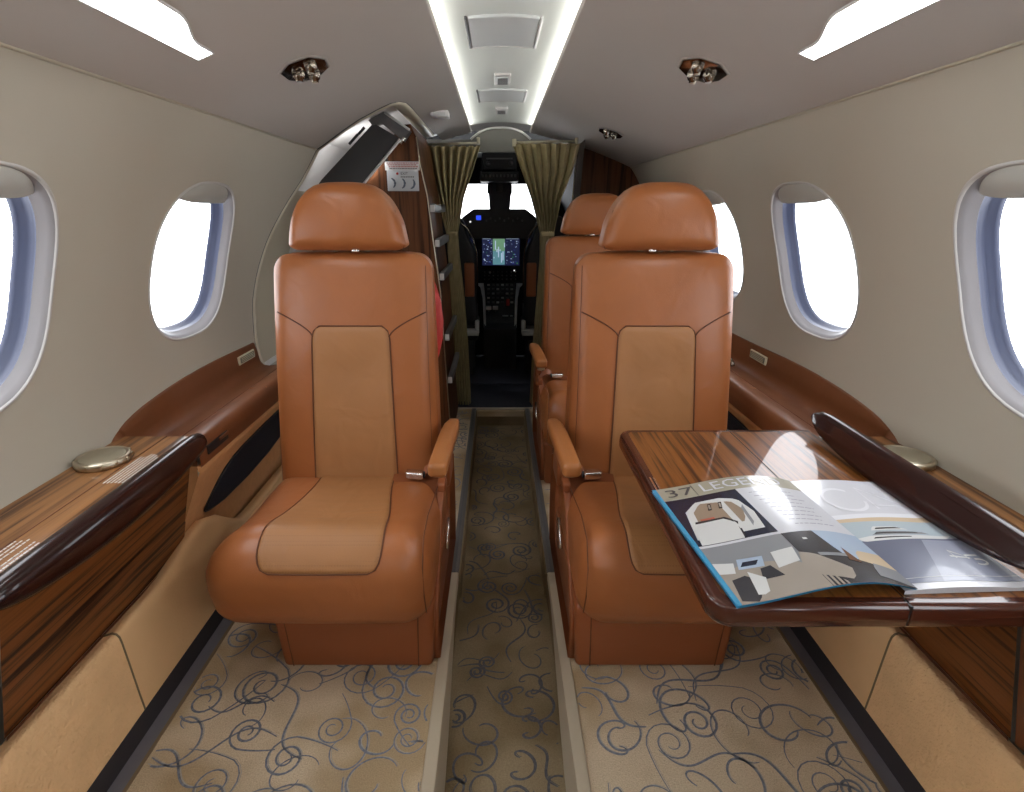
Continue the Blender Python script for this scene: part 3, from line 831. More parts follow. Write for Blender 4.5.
# ------------------------------------------------------------------ fold-out table
t = thing('folding_table', 'glossy striped wood folding table extended from the right console', 'table', (.45, .75, .445))
def leaf(x0, x1, name, rl):
    b = MB(); TH = .032; zt = .475; r = .028
    def outline(ins):
        pts = []
        c = [(x0, .488), (x1, .488), (x1, 1.006), (x0, 1.006)]
        rad = [r if rl else .001, .001, .001, r if rl else .001]
        ctr = [(1, 1), (-1, 1), (-1, -1), (1, -1)]; st = [PI, 1.5 * PI, 0, .5 * PI]
        for k in range(4):
            R = max(rad[k] - ins, .0005)
            inx = ins if (rl and k in (0, 3)) else (0 if True else 0)
            cx = c[k][0] + ctr[k][0] * (R + inx if (rl and k in (0, 3)) else R); cy = c[k][1] + ctr[k][1] * (R + ins)
            for i in range(9):
                a = st[k] + i / 8 * PI / 2; pts.append((cx + R * math.cos(a), cy + R * math.sin(a)))
        return pts
    rows = [(.004, zt - TH, ), (.0, zt - TH + .005), (-.001, zt - TH * .5), (.0, zt - .006), (.003, zt - .0012), (.008, zt)]
    n = 36; vs = []; 
    for ins, z in rows: vs += [(x, y, z) for x, y in outline(ins)]
    fs = [[i * n + k, i * n + (k + 1) % n, (i + 1) * n + (k + 1) % n, (i + 1) * n + k] for i in range(len(rows) - 1) for k in range(n)]
    fs.append([k for k in range(n)][::-1])
    b.add(vs, fs, M['edge'])
    # border ring then inlaid wood top
    o1 = outline(.008); o2 = outline(.016)
    b.add([(x, y, zt) for x, y in o1] + [(x, y, zt + .0002) for x, y in o2], [[k, (k + 1) % n, n + (k + 1) % n, n + k] for k in range(n)], M['edge'])
    b.add([(x, y, zt + .0002) for x, y in o2], [list(range(n))], M['woodtable'], True)
    b.build(name, t)
leaf(.233, .4565, 'table_leaf', True)
leaf(.4590, .621, 'table_leaf', False)
b = MB(); b.box((.4560, .489, .449), (.4595, 1.005, .4742), M['black']); b.build('leaf_hinge', t)
for yy in (.56, .91):
    b = MB(); b.rbox((.50, yy, .42), (.61, yy + .03, .4465), .004, M['dark2'], None, 2); b.build('table_slide', t)

# ------------------------------------------------------------------ magazine
t = thing('magazine', 'open glossy magazine with yacht photographs lying on the table', 'magazine', (.43, .63, .4755))
SX = .458
# page coordinates: u 0..1 from outer edge of the left page to the spine (or spine to outer edge, right page), v 0..1 from near edge to far edge
def LP(u, v, e=0):
    a = (.256, .484); c = (.476, .508 ); d = (.231, .744); g = (.462, .772)
    x = (a[0] * (1 - u) + c[0] * u) * (1 - v) + (d[0] * (1 - u) + g[0] * u) * v
    y = (a[1] * (1 - u) + c[1] * u) * (1 - v) + (d[1] * (1 - u) + g[1] * u) * v
    h = .0045 + .017 * (math.sin(PI * min(1, u ** 1.5))) ** 1.0 * (1 - .15 * v) + .003 * u
    return (x, y, .4755 + h + e)
def RP(u, v, e=0):
    a = (.462, .508); c = (.620, .515); d = (.459, .772); g = (.606, .772)
    x = (a[0] * (1 - u) + c[0] * u) * (1 - v) + (d[0] * (1 - u) + g[0] * u) * v
    y = (a[1] * (1 - u) + c[1] * u) * (1 - v) + (d[1] * (1 - u) + g[1] * u) * v
    h = .005 + .0035 * math.sin(PI * min(1, u * 1.2)) if u < .83 else .005
    x = min(x, .598 + .002) if False else x
    return (x, y, .4755 + h + e)
def paint(mb, PF, poly, mat, e):   # a printed area: polygon in page coords, subdivided to follow the page
    us = [p[0] for p in poly]; vs_ = [p[1] for p in poly]
    # convex polygon: clip into vertical slabs
    u0, u1 = min(us), max(us); n = max(2, int((u1 - u0) * 40))
    def span(u):
        hit = []
        for a, c in zip(poly, poly[1:] + poly[:1]):
            if a[0] == c[0]:
                if abs(a[0] - u) < 1e-9: hit += [a[1], c[1]]
            elif min(a[0], c[0]) - 1e-9 <= u <= max(a[0], c[0]) + 1e-9:
                hit.append(a[1] + (c[1] - a[1]) * (u - a[0]) / (c[0] - a[0]))
        return min(hit), max(hit)
    nv = max(1, int((max(vs_) - min(vs_)) * 14))
    def g(a, q):
        u = u0 + (u1 - u0) * a; lo, hi = span(u); return PF(u, lo + (hi - lo) * q, e)
    mb.grid(g, n, nv, mat)
def ink(name, c): return plain(name, c, .25, coat=.4)
I = dict(paper=ink('page_white', (.60, .61, .66)), beige=ink('print_beige', (.36, .34, .27)), navy=ink('print_navy', (.012, .018, .04)),
         deck=ink('print_deck', (.30, .23, .17)), white=ink('print_white', (.62, .63, .63)), grey=ink('print_grey', (.25, .26, .28)),
         dgrey=ink('print_dark', (.035, .035, .042)), sand=ink('print_sand', (.33, .29, .25)), sky=ink('print_sky', (.38, .47, .60)),
         blue=ink('print_blue', (.05, .30, .52)), brown=ink('print_brown', (.13, .06, .035)), sunset=ink('print_sunset', (.58, .46, .32)),
         sea=ink('print_sea', (.13, .145, .21)), sea2=ink('print_sea_light', (.25, .27, .35)), lines=ink('print_lines', (.30, .31, .36)), tq=ink('print_hull', (.40, .47, .52)),
         pale=ink('print_pale', (.72, .73, .78)), red=ink('print_red', (.45, .12, .08)))
b = MB()
b.grid(lambda u, v: LP(u, v), 40, 12, I['paper'])
b.grid(lambda u, v: (lambda p: (p[0], p[1], p[2] - .0035 * (1 - u * .6)))(LP(u, v, 0)), 40, 12, I['blue'])
P = lambda poly, k, e: paint(b, LP, poly, I[k], e)
P([(0, 0), (.028, 0), (.028, 1), (0, 1)], 'blue', .0002)
P([(.028, .86), (1, .86), (1, 1), (.028, 1)], 'beige', .0002)
P([(.028, .42), (.51, .42), (.51, .86), (.028, .86)], 'navy', .0002)
P([(.028, 0), (1, 0), (1, .40), (.028, .40)], 'grey', .0002)
# yacht deck seen from above
P([(.05, .47), (.47, .47), (.49, .62), (.46, .76), (.36, .80), (.20, .80), (.10, .72)], 'white', .0004)
P([(.12, .55), (.40, .55), (.44, .66), (.41, .75), (.22, .78), (.14, .70)], 'deck', .0006)
P([(.33, .50), (.37, .50), (.37, .78), (.33, .78)], 'white', .0007)
P([(.41, .50), (.43, .50), (.46, .70), (.44, .70)], 'grey', .0007)
P([(.06, .43), (.33, .43), (.35, .56), (.30, .62), (.10, .62)], 'dgrey', .0007)
P([(.05, .42), (.31, .42), (.335, .55), (.29, .605), (.08, .60)], 'white', .0009)
for k in range(2):
    P([(.24 + .07 * k, .70), (.28 + .07 * k, .70), (.285 + .07 * k, .76), (.25 + .07 * k, .76)], 'dgrey', .0008)
    P([(.25 + .07 * k, .71), (.27 + .07 * k, .71), (.275 + .07 * k, .75), (.255 + .07 * k, .75)], 'sand', .001)
P([(.15, .62), (.24, .62), (.24, .635), (.15, .635)], 'red', .001)
# lower interior photo on the left
P([(.028, 0), (.62, 0), (.45, .20), (.20, .25), (.028, .20)], 'sand', .0004)
P([(.028, .28), (.50, .28), (.50, .40), (.028, .40)], 'grey', .0005)
P([(.028, .20), (.12, .19), (.14, .26), (.028, .28)], 'white', .0006)
P([(.14, .21), (.30, .20), (.31, .27), (.16, .28)], 'sky', .0007)
P([(.16, .225), (.27, .22), (.275, .25), (.17, .255)], 'navy', .0008)
P([(.34, .17), (.48, .19), (.50, .29), (.36, .28)], 'white', .0007)
P([(.04, .02), (.13, .0), (.20, .10), (.16, .17), (.06, .15)], 'dgrey', .0006)
P([(.14, .04), (.20, .03), (.24, .13), (.17, .19)], 'white', .0008)
P([(.22, .12), (.34, .12), (.33, .20), (.24, .19)], 'dgrey', .0007)
# lower photo on the right: helm seat against the sea
P([(.51, .0), (1, 0), (1, .40), (.51, .40)], 'dgrey', .0004)
P([(.74, .18), (1, .12), (1, .40), (.70, .40)], 'sky', .0006)
P([(.80, .16), (1, .10), (1, .24), (.84, .24)], 'sunset', .0007)
P([(.45, .10), (.66, .02), (.70, .10), (.58, .22), (.50, .25)], 'sand', .0006)
P([(.74, .16), (.80, .14), (.79, .25), (.75, .27)], 'brown', .0009)
P([(.82, .05), (1, .0), (1, .12), (.86, .15)], 'grey', .0008)
P([(.60, .20), (.78, .18), (.78, .205), (.60, .225)], 'grey', .0008)
P([(.60, .33), (.625, .33), (.625, .345), (.60, .345)], 'white', .0008)
P([(.51, .40), (1, .40), (1, .86), (.51, .86)], 'paper', .0003)
rnd = random.Random(4)
for r in range(9):
    v = .80 - r * .042; u = .57 + .01 * r; ue = .90 + rnd.uniform(-.05, .02)
    while u < ue:
        w = rnd.uniform(.02, .05); P([(u, v), (min(u + w, ue), v), (min(u + w, ue), v + .006), (u, v + .006)], 'lines', .0006); u += w + .008
b.build('left_page', t, recalc=False)
b = MB()
b.text('37', lambda x, y: LP(.06 + x, .89 + y * .58, .0008), .20, I['ink'] if 'ink' in I else M['ink'])
b.tube([LP(.262, .865, .0006), LP(.262, .985, .0006)], .0005, M['ink'], 4)
b.text('LEGEND', lambda x, y: LP(.30 + x, .89 + y * .80, .0008), .155, I['paper'])
b.build('headline', t, recalc=False)
b = MB()
b.grid(lambda u, v: RP(u, v), 40, 12, I['paper'])
b.grid(lambda u, v: (lambda p, q: (p[0], p[1], p[2] + (.4757 - p[2]) * v))(RP(u, 0), 0), 30, 3, I['paper'])
P = lambda poly, k, e: paint(b, RP, poly, I[k], e)
P([(0, .50), (1, .50), (1, .60), (0, .60)], 'sunset', .0002)
P([(0, .56), (1, .58), (1, .62), (0, .60)], 'pale', .0003)
P([(0, .04), (1, .04), (1, .53), (0, .53)], 'sea', .0004)
P([(.35, .04), (1, .04), (1, .36), (.60, .36)], 'sea2', .0005)
P([(0, .36), (1, .38), (1, .53), (0, .53)], 'tq', .0005)
P([(.10, .355), (.86, .375), (.92, .40), (.20, .40), (.07, .385)], 'white', .0007)
P([(.20, .375), (.55, .383), (.55, .39), (.22, .386)], 'dgrey', .0009)
P([(.22, .405), (.75, .412), (.70, .43), (.30, .435)], 'grey', .0008)
P([(.25, .415), (.66, .42), (.64, .43), (.26, .425)], 'dgrey', .0009)
P([(.26, .445), (.60, .45), (.50, .475), (.30, .48)], 'white', .0008)
P([(.30, .455), (.55, .46), (.50, .47), (.32, .467)], 'dgrey', .0009)
P([(0, .07), (1, .075), (1, .078), (0, .073)], 'white', .0007)
b.build('right_page', t, recalc=False)
b = MB()
# large pale watermark letters and the small white emblem
def stroke(pts, w, e, mat):
    n = len(pts)
    vs = []
    for i, p in enumerate(pts):
        a = pts[max(i - 1, 0)]; c = pts[min(i + 1, n - 1)]; dx, dy = c[0] - a[0], c[1] - a[1]; l = math.hypot(dx, dy) or 1
        vs += [RP(p[0] - dy / l * w, p[1] + dx / l * w, e), RP(p[0] + dy / l * w, p[1] - dx / l * w, e)]
    b.add(vs, [[2 * i, 2 * i + 1, 2 * i + 3, 2 * i + 2] for i in range(n - 1)], mat)
stroke([(.36 + .19 * math.cos(i / 24 * 5.2 + .9), .76 + .12 * math.sin(i / 24 * 5.2 + .9)) for i in range(25)], .012, .0006, I['pale'])
stroke([(.60, .66), (.62, .90), (.92, .70), (.62, .70)], .009, .0006, I['pale'])
b.build('cover_marks', t, recalc=False); b = MB()
stroke([(.70, .21), (.70, .27), (.83, .215), (.66, .225)], .006, .0009, I['white'])
stroke([(.90, .235), (.80, .235), (.80, .205)], .006, .0009, I['white'])
stroke([(.86 + .05 * math.cos(a), .185 + .022 * math.sin(a)) for a in [1.9 - i * .4 for i in range(12)]], .006, .0009, I['white'])
b.build('emblem', t, recalc=False)

# small chrome clip inlaid at the table's aisle edge
b = MB()
for k in range(2): b.rbox((.2405 + .006 * k, .735, .4752), (.2435 + .006 * k, .795, .4765), .0006, M['steel'], None, 2)
o = b.build('table_latch', bpy.data.objects['folding_table'])

# ------------------------------------------------------------------ ceiling fixtures
def cez(x): return interp(sorted([(a, z) for z, a in CE]), abs(x))
def lamp(s, yc=.75):
    t = thing('wash_light', ('long white lens shaped light in the %s ceiling' if yc > 0 else 'added lens shaped fill light in the %s ceiling behind the camera') % ('right' if s > 0 else 'left'), 'ceiling light', (s * .48, yc, cez(.48)), 'lens shaped ceiling lights')
    def pt(u, v, off):
        y = .497 + .506 * u; k = abs((y - .75) / .253)
        inn = .478 - .030 * sm(1 - k, .16, .60)
        x = .504 + (inn - .504) * v
        return (s * x, y + yc - .75, cez(x) - off)
    b = MB(); b.grid(lambda u, v: pt(u * .984 + .008, v * .92 + .04, .004), 48, 6, M['lens']); b.build('lens', t)
    b = MB(); path = [pt(i / 48, 0, .002) for i in range(49)] + [pt(1 - i / 48, 1, .002) for i in range(49)]
    b.tube(path, .0022, M['white'], 6, closed=True); b.build('frame', t)
for s in (-1, 1): lamp(s); lamp(s, -.45)  # rear pair is out of view, added to brighten the near floor and sides
def eyeball(s, yc, label):
    xc = .401
    t = thing('reading_light', label, 'reading light', (s * xc, yc, cez(xc)), 'eyeball light clusters in the ceiling')
    slope = (cez(.36) - cez(.44)) / .08
    def Q(dx, dy, dz): x = xc + dx; return (s * x, yc + dy, 1.1715 - slope * dx * 1.0 + dz)
    hexa = [(1.2 * a_, b_) for a_, b_ in [(-.036, -.02), (-.020, -.062), (.012, -.066), (.036, -.035), (.038, .015), (.026, .058), (-.002, .066), (-.030, .03)]]
    b = MB(); n = len(hexa)
    rr = [(1.14, .003), (1.08, -.003), (1.0, -.002), (.95, .012), (.6, .024)]
    vs = [Q(x * k, y * k, z) for k, z in rr for x, y in hexa]
    b.add(vs[:2 * n + n], [[i * n + k, i * n + (k + 1) % n, (i + 1) * n + (k + 1) % n, (i + 1) * n + k] for i in range(2) for k in range(n)], M['ceil'])
    b.build('bezel', t)
    b = MB(); b.add([Q(x * .985, y * .985, -.0035) for x, y in hexa] + [Q(x * .95, y * .95, -.004) for x, y in hexa] + [Q(0, 0, -.002)], [[k, (k + 1) % n, n + (k + 1) % n, n + k] for k in range(n)] + [[n + k, n + (k + 1) % n, 2 * n] for k in range(n)], M['chrome_dark']); b.build('housing', t)
    for (dx, dy, r, mm) in ((-.016, -.028, .0115, 'a'), (.016, -.008, .0115, 'b'), (-.004, .030, .012, 'c')):
        b = MB(); c = Q(dx, dy, -.002)
        b.lathe([(r, .004), (r * 1.05, -.006), (r * .9, -.012), (r * .66, -.014), (r * .64, -.018), (r * .5, -.018), (r * .4, -.014)], c, M['chrome_dark'], 20)
        o = b.build('nozzle', t)
        b = MB(); b.lathe([(r * .5, -.0165), (r * .5, -.0195), (.0005, -.0200)], c, M['nickel'] if mm != 'b' else M['lip'], 16); b.build('nozzle_cap', o)
eyeball(-1, 1.237, 'dark chrome light and air cluster in the ceiling above the left seat')
eyeball(1, 1.243, 'dark chrome light and air cluster in the ceiling above the near right seat')
eyeball(1, 2.18, 'small dark chrome light and air cluster in the right ceiling towards the front')
b = MB(); b.rbox((-.245, 2.05, 1.205), (-.185, 2.11, 1.226), .004, M['white'], lambda x, y, z: (x, y + (x + .2) * .3, z), 3)
b.box((-.235, 2.046, 1.209), (-.195, 2.051, 1.218), M['hatch'], .001, lambda x, y, z: (x, y + (x + .2) * .3, z))
tag(b.build('ceiling_sensor'), 'small white box on the left ceiling above the galley cabinet', 'sensor')

# ------------------------------------------------------------------ entry door surround and recess on the left
b = MB()
RP_ = [(-prof(z), interp(RING, z), z) for z in [.44 + .65 * i / 20 for i in range(21)]]
RP_ += [(-.59, 1.925, cez(.59)), (-.561, 1.906, cez(.561)), (-.50, 1.853, cez(.5)), (-.432, 1.80, cez(.432)), (-.37, 1.768, cez(.37)), (-.325, 1.748, cez(.325)), (-.305, 1.76, cez(.305)), (-.293, 1.80, cez(.293)), (-.290, 1.90, cez(.29)), (-.290, 2.05, cez(.29)), (-.29, 2.3, cez(.29)), (-.29, 2.5, cez(.29))]
n = len(RP_)
def inward(p, d):
    v = Vector((p[0], 0, p[2] - .62)); v.normalize(); return v * d
def nxt(i):   # direction in the shell surface towards the opening
    a = Vector(RP_[max(i - 1, 0)]); c = Vector(RP_[min(i + 1, n - 1)]); tg = (c - a).normalized()
    nr = Vector((RP_[i][0], 0, RP_[i][2] - .62)).normalized()
    d = tg.cross(nr).normalized()
    if i < 24 and d.y < 0: d = -d
    return d
D = []
for i in range(n):
    a = Vector(RP_[max(i - 1, 0)]); c = Vector(RP_[min(i + 1, n - 1)]); tg = (c - a).normalized()
    nr = Vector((RP_[i][0], 0, RP_[i][2] - .62)).normalized(); D.append(tg.cross(nr).normalized())
if D[5].y < 0: D = [-d for d in D]
def band(u, v):
    i = round(u * (n - 1)); p = Vector(RP_[i]); nr = Vector((p.x, 0, p.z - .62)).normalized()
    K = [(-.004, .004), (-.002, -.004), (.004, -.006), (.012, -.004), (.030, .004), (.038, .012), (.040, .04)]
    a, o_ = K[round(v * 6)]
    return tuple(p + D[i] * a + nr * o_)
b.grid(band, n - 1, 6, M['cream'])
b.tube([tuple(Vector(RP_[i]) - D[i] * .005 - Vector((RP_[i][0], 0, RP_[i][2] - .62)).normalized() * .0) for i in range(n)], .0018, M['dark2'], 6)
struct(b.build('door_1'), 'cream trim ring around the entry door opening on the left')
# liner behind the ring
b = MB()
def lin(u, v):
    z = .42 + (1.13 - .42) * v; y0_ = interp(RING, z) + .01
    p = shell_pt(-1, y0_ + (2.76 - y0_) * u, z, .022); return p
b.grid(lin, 4, 20, M['liner'])
b.grid(lambda u, v: (lambda x: (-x, 1.74 + (2.76 - 1.74) * u, cez(x) + .03))(.28 + (.645 - .28) * v), 4, 10, M['liner'])
# cream lower door panel with a rounded lower corner
b.grid(lambda u, v: (lambda z: shell_pt(-1, interp(RING, z) + .03 + .22 * u, z, .006))(.442 + (.96 - .442) * v), 6, 24, M['cream'])
b.lathe([(.03, 0), (.03, .006), (.001, .008)], (-.47, 1.984, 1.06), plain('recess_fill_light', (1, 1, 1), .5, emit=(1, 1, 1), es=45), 20, 'y')  # glowing disc hidden from view, added to brighten the recess lining
struct(b.build('wall_door_recess'), 'pale grey lining inside the entry door recess')
# dark folded panel high in the recess
t = thing('door_panel', 'long dark grey panel slung under the ceiling inside the door recess', 'panel', (-.47, 1.97, 1.0))
b = MB(); b.prism([(-.70, 1.955, .90), (-.616, 1.955, .998), (-.425, 1.955, 1.172), (-.345, 1.955, 1.128), (-.471, 1.955, .992), (-.55, 1.955, .88)], (0, .02, 0), M['dark'])
b.build('panel_face', t)
b = MB()
b.prism([(-.441, 1.95, 1.180), (-.389, 1.95, 1.205), (-.372, 1.95, 1.194), (-.306, 1.95, 1.150), (-.330, 1.95, 1.118), (-.400, 1.95, 1.172), (-.430, 1.95, 1.165)], (0, .045, 0), M['dark2'])
b.tube([(-.385, 1.948, 1.202), (-.306, 1.948, 1.15)], .004, M['hatch'], 8)
b.tube([(-.338, 1.948, 1.122), (-.471, 1.948, .985), (-.56, 1.948, .87)], .0045, M['white'], 8)
b.tube([(-.325, 1.952, 1.128), (-.34, 1.952, 1.11)], .006, M['steel'], 8)
b.build('panel_rim', t)
b = MB()
for (x, z, l) in ((-.455, 1.158, .03), (-.478, 1.138, .045)):
    b.tube([(x, 1.95, z), (x - l * .72, 1.95, z - l * .68)], .0045, M['black'], 8)
b.rbox((-.40, 1.95, 1.055), (-.385, 1.956, 1.075), .002, M['black'], None, 2)
b.build('latch', t)
# grey straps seen beside the left headrest
b = MB(); b.rbox((-.66, 1.93, .70), (-.62, 1.95, .93), .008, M['dark2'], lambda x, y, z: (x + .25 * (z - .80), y, z), 4)
b.rbox((-.665, 1.925, .83), (-.618, 1.933, .845), .003, M['dark'], None, 2)
b.tube([(-.62, 1.925, .93), (-.595, 1.925, .97), (-.58, 1.925, .95)], .004, M['steel'], 8)
tag(b.build('door_strap'), 'grey strap hanging in the door recess beside the left headrest', 'strap')

# ------------------------------------------------------------------ galley cabinet on the left
t = thing('galley_cabinet', 'tall dark wood galley cabinet behind the left seat with bar handles', 'cabinet', (-.40, 2.2, 0))
cf = [(-.205, 0.0), (-.213, .181), (-.222, .42), (-.230, .618), (-.249, .797), (-.264, .95), (-.284, 1.047), (-.293, 1.135)]
co = [(-.31, 1.175), (-.345, 1.172), (-.43, 1.06), (-.56, .90), (-.60, .70), (-.62, .40), (-.62, .0)]
b = MB(); b.prism([(x, 2.0, z) for x, z in cf + co], (0, .40, 0), M['woodwall']); b.build('cabinet_body', t)
b = MB(); b.tube([(x + .001, 1.999, z) for x, z in cf], .0020, M['nickel'], 8); b.build('edge_trim', t)
for (z, dx) in ((.905, 0), (.785, 0), (.665, 0), (.435, 0), (.262, 0)):
    x = interp(sorted([(zz, xx) for xx, zz in cf]), z)
    b = MB(); b.rbox((x + .004, 2.01, z - .014), (x + .022, 2.40, z + .014), .003, M['dark2'], None, 3)
    b.box((x + .0045, 2.004, z - .012), (x + .0215, 2.012, z + .012), M['lip'], .002)
    b.box((x + .006, 2.012, z + .0135), (x + .020, 2.39, z + .016), M['dark2'], .001)
    o = b.build('bar_handle', t)
t2 = thing('safety_placard', 'white exit instruction placard with red text and three pictograms on galley cabinet', 'placard', (-.345, 1.995, .96))
b = MB(); b.box((-.405, 1.996, 1.030), (-.285, 1.9985, 1.058), M['plate'] if False else M['white'], .001)
b.box((-.400, 1.996, .963), (-.290, 1.9990, 1.030), plain('placard_face', (.50, .52, .55), .5), .001); b.build('card', t2)
b = MB(); TX = lambda x0, z0: (lambda x, y: (x0 + x, 1.9950, z0 + y))
b.text('EXIT', TX(-.352, 1.0155), .0125, M['ink']); b.build('lettering', t2)
b = MB()
rnd = random.Random(3)
for r in range(4):
    x = -.398 + .003 * r
    while x < -.296:
        w = rnd.uniform(.004, .010); b.box((x, 1.9945, 1.052 - r * .006), (x + w, 1.9950, 1.0545 - r * .006), M['red' ] if r != 3 else M['ink']); x += w + .0018
for k in range(8): b.box((-.352 + k * .006, 1.9945, 1.007), (-.348 + k * .006, 1.995, 1.0105), M['ink'])
b.lathe([(.0042, 0), (.0042, -.0008), (.0005, -.001)], (-.363, 1.9955, 1.0195), M['red'], 16, 'y'); b.build('red_marks', t2)
b = MB(); pg = plain('pictogram_blue', (.10, .12, .16), .6)
for k in range(3):
    xc = -.385 + k * .034; ar = 1.3 - .25 * k
    pts = [(xc - .004 + .016 * math.cos(a), 1.9945, .988 + .017 * math.sin(a)) for a in [ar - i * .28 for i in range(9)]]
    b.tube(pts, [.0018 + .0022 * math.sin(PI * i / 8) for i in range(9)], pg, 6)
b.build('pictogram', t2)

# ------------------------------------------------------------------ curtains
def curtain(s, rows, label):
    """rows: (z, inner x, outer x); cloth gathered in folds and tied."""
    t = thing('curtain', label, 'curtain', ((rows[0][1] + rows[0][2]) / 2, 2.44, 0), 'olive curtains at the cockpit doorway')
    zs = [r[0] for r in rows]
    RI = [(r[0], r[1]) for r in rows]; RO = [(r[0], r[2]) for r in rows]
    NF = 7
    def f(u, v):
        z = zs[0] + (zs[-1] - zs[0]) * v
        a, c = interp(RI, z), interp(RO, z); x = a + (c - a) * u
        w = abs(c - a); amp = .019 + .012 * min(1, .09 / max(w, .02))
        ph = NF * 2 * PI * (u ** .9) + .5 * math.sin(z * 5 + s)
        return (x + .003 * math.sin(ph * 2), 2.445 + amp * math.sin(ph) * (.85 + .15 * math.sin(z * 9)) + .010 * math.sin(z * 3 + u), z + .004 * math.sin(ph) * v)
    b = MB(); b.grid(f, 140, 60, M['curtain']); o = b.build('curtain_cloth', t)
    sl = o.modifiers.new('thickness', 'SOLIDIFY'); sl.thickness = .002
    b = MB(); xs = [interp(RI, .80), interp(RO, .80)]
    b.rbox((min(xs) - .004, 2.415, .790), (max(xs) + .004, 2.475, .812), .008, M['curtain'], None, 4); b.build('tie_back', t)
    return t
curtain(-1, [(.004, -.149, -.242), (.30, -.160, -.240), (.514, -.172, -.236), (.69, -.190, -.232), (.80, -.196, -.236), (.95, -.165, -.27), (1.05, -.125, -.30), (1.152, -.088, -.325)], 'olive gathered curtain left of the cockpit doorway')
curtain(1, [(.004, .146, .222), (.30, .155, .226), (.514, .168, .232), (.69, .178, .225), (.80, .176, .230), (.95, .13, .26), (1.05, .09, .30), (1.162, .045, .328)], 'olive gathered curtain right of the cockpit doorway')
for s in (-1, 1):
    xa, xb = (-.33, -.09) if s < 0 else (.05, .32)
    b = MB(); b.tube([(xa, 2.445, 1.158 if s < 0 else 1.166), (xb, 2.445, 1.165 if s < 0 else 1.172)], .005, M['nickeltop'], 10)
    b.rbox((xa - .004, 2.435, 1.15), (xa + .014, 2.455, 1.18), .003, M['nickeltop'], None, 2)
    b.rbox((xb - .012, 2.435, 1.16), (xb + .002, 2.455, 1.185), .003, M['nickeltop'], None, 2)
    tag(b.build('curtain_rod'), 'short steel curtain rod carrying the %s curtain' % ('left' if s < 0 else 'right'), 'curtain rod', 'curtain rods')

# ------------------------------------------------------------------ cockpit
b = MB(); CK = M['cock']
b.box((-.62, 2.77, -.02), (.62, 3.95, 0), M['ckfloor']); struct(b.build('floor_cockpit'))
b = MB()
# side walls and roof closing in towards the windscreen
for s in (-1, 1):
    b.grid(lambda u, v: (s * ((.64 - .16 * u) * (1 - .42 * sm(v, .62, 1.0))), 2.77 + 1.16 * u, 1.25 * v), 6, 14, CK)
b.grid(lambda u, v: ((v * 2 - 1) * (.42 - .10 * u), 2.77 + 1.16 * u, 1.25 - .02 * u), 4, 4, CK)
struct(b.build('wall_cockpit'))
# windscreen wall with two openings
b = MB()
Y = 3.90
b.box((-.62, Y, -.02), (.62, Y + .03, .78), CK); b.box((-.62, Y, 1.068), (.62, Y + .03, 1.27), CK)
b.box((-.055, Y, .78), (.055, Y + .03, 1.068), CK)
for s in (-1, 1): b.box((min(s * .37, s * .62), Y, .78), (max(s * .37, s * .62), Y + .03, 1.068), CK)
struct(b.build('wall_windscreen'))
wn += 1
b = MB(); b.box((-.47, Y + .01, .78), (.47, Y + .014, 1.068), M['glass']); struct(b.build('window_%d' % wn), 'windscreen glass')
YI = 3.30
t = thing('instrument_panel', 'black cockpit instrument panel with a lit colour display', 'instrument panel', (0, YI, .0))
b = MB()
gl = [(-.30, .80), (-.237, .845), (-.205, .872), (-.154, .906), (.146, .906), (.20, .868), (.23, .833), (.30, .79), (.30, .74), (-.30, .74)]
b.prism([(x, YI - .04, z) for x, z in gl], (0, .30, 0), M['black']); gs = b.build('glareshield', t)
b = MB(); b.box((-.105 - .035, YI - .043, .845), (-.112, YI - .0405, .870), plain('blue_display', (0, 0, 0), .4, emit=(.02, .06, .8), es=1.0)); b.build('blue_display', gs)
b = MB()
for k in range(9): b.lathe([(.006, 0), (.006, -.012), (.001, -.013)], (-.08 + k * .026, YI - .04, .842 + .012 * (k % 2)), M['dark2'], 10, 'y')
b.build('knob_row', gs); b = MB()
b.lathe([(.006, 0), (.006, -.006), (.001, -.007)], (-.175, YI - .04, .835), plain('white_dial', (.6, .6, .6), .4, emit=(1, 1, 1), es=.5), 12, 'y'); b.build('dial', gs)
b = MB(); b.box((-.42, YI, .02), (.42, YI + .05, .76), M['cock'], .006); b.build('panel_face', t)
b = MB()
b.box((-.113, YI - .012, .578), (.121, YI + .001, .756), M['black'], .004)
em = lambda n_, c, e: plain(n_, (0, 0, 0), .4, emit=c, es=e)
E_ = dict(a=em('scr_map', (.10, .20, .12), .9), a2=em('scr_map2', (.07, .17, .20), .9), w=em('scr_white', (.30, .38, .50), .9), g=em('scr_green', (.02, .20, .03), .9), bl=em('scr_blue', (.03, .06, .30), .9), k=em('scr_dark', (.006, .008, .03), 1.0))
yq = YI - .0128
b.box((-.108, yq, .584), (.116, yq + .001, .750), E_['k'])
b.box((-.044, yq - .001, .668), (.028, yq, .745), E_['a']); b.box((-.044, yq - .001, .588), (.028, yq, .668), E_['a2'])
rnd = random.Random(9)
for k in range(70):
    x = rnd.choice((rnd.uniform(-.104, -.05), rnd.uniform(.036, .11))); z = rnd.uniform(.59, .745); w = rnd.uniform(.002, .009)
    b.box((x, yq - .0015, z), (x + w, yq - .0005, z + rnd.uniform(.0015, .005)), E_[rnd.choice('wwwgblblw'.replace('bl', 'b')) if False else rnd.choice(['w', 'w', 'g', 'bl'])])
for k in range(8): b.box((-.04 + k * .009, yq - .002, rnd.uniform(.6, .73)), (-.034 + k * .009, yq - .001, rnd.uniform(.6, .73) + .0), E_['w'])
for x0, x1 in ((-.105, -.055), (.036, .11)):
    b.box((x0, yq - .0015, .737), (x1, yq - .0005, .744), E_['w'])
b.build('display', t)
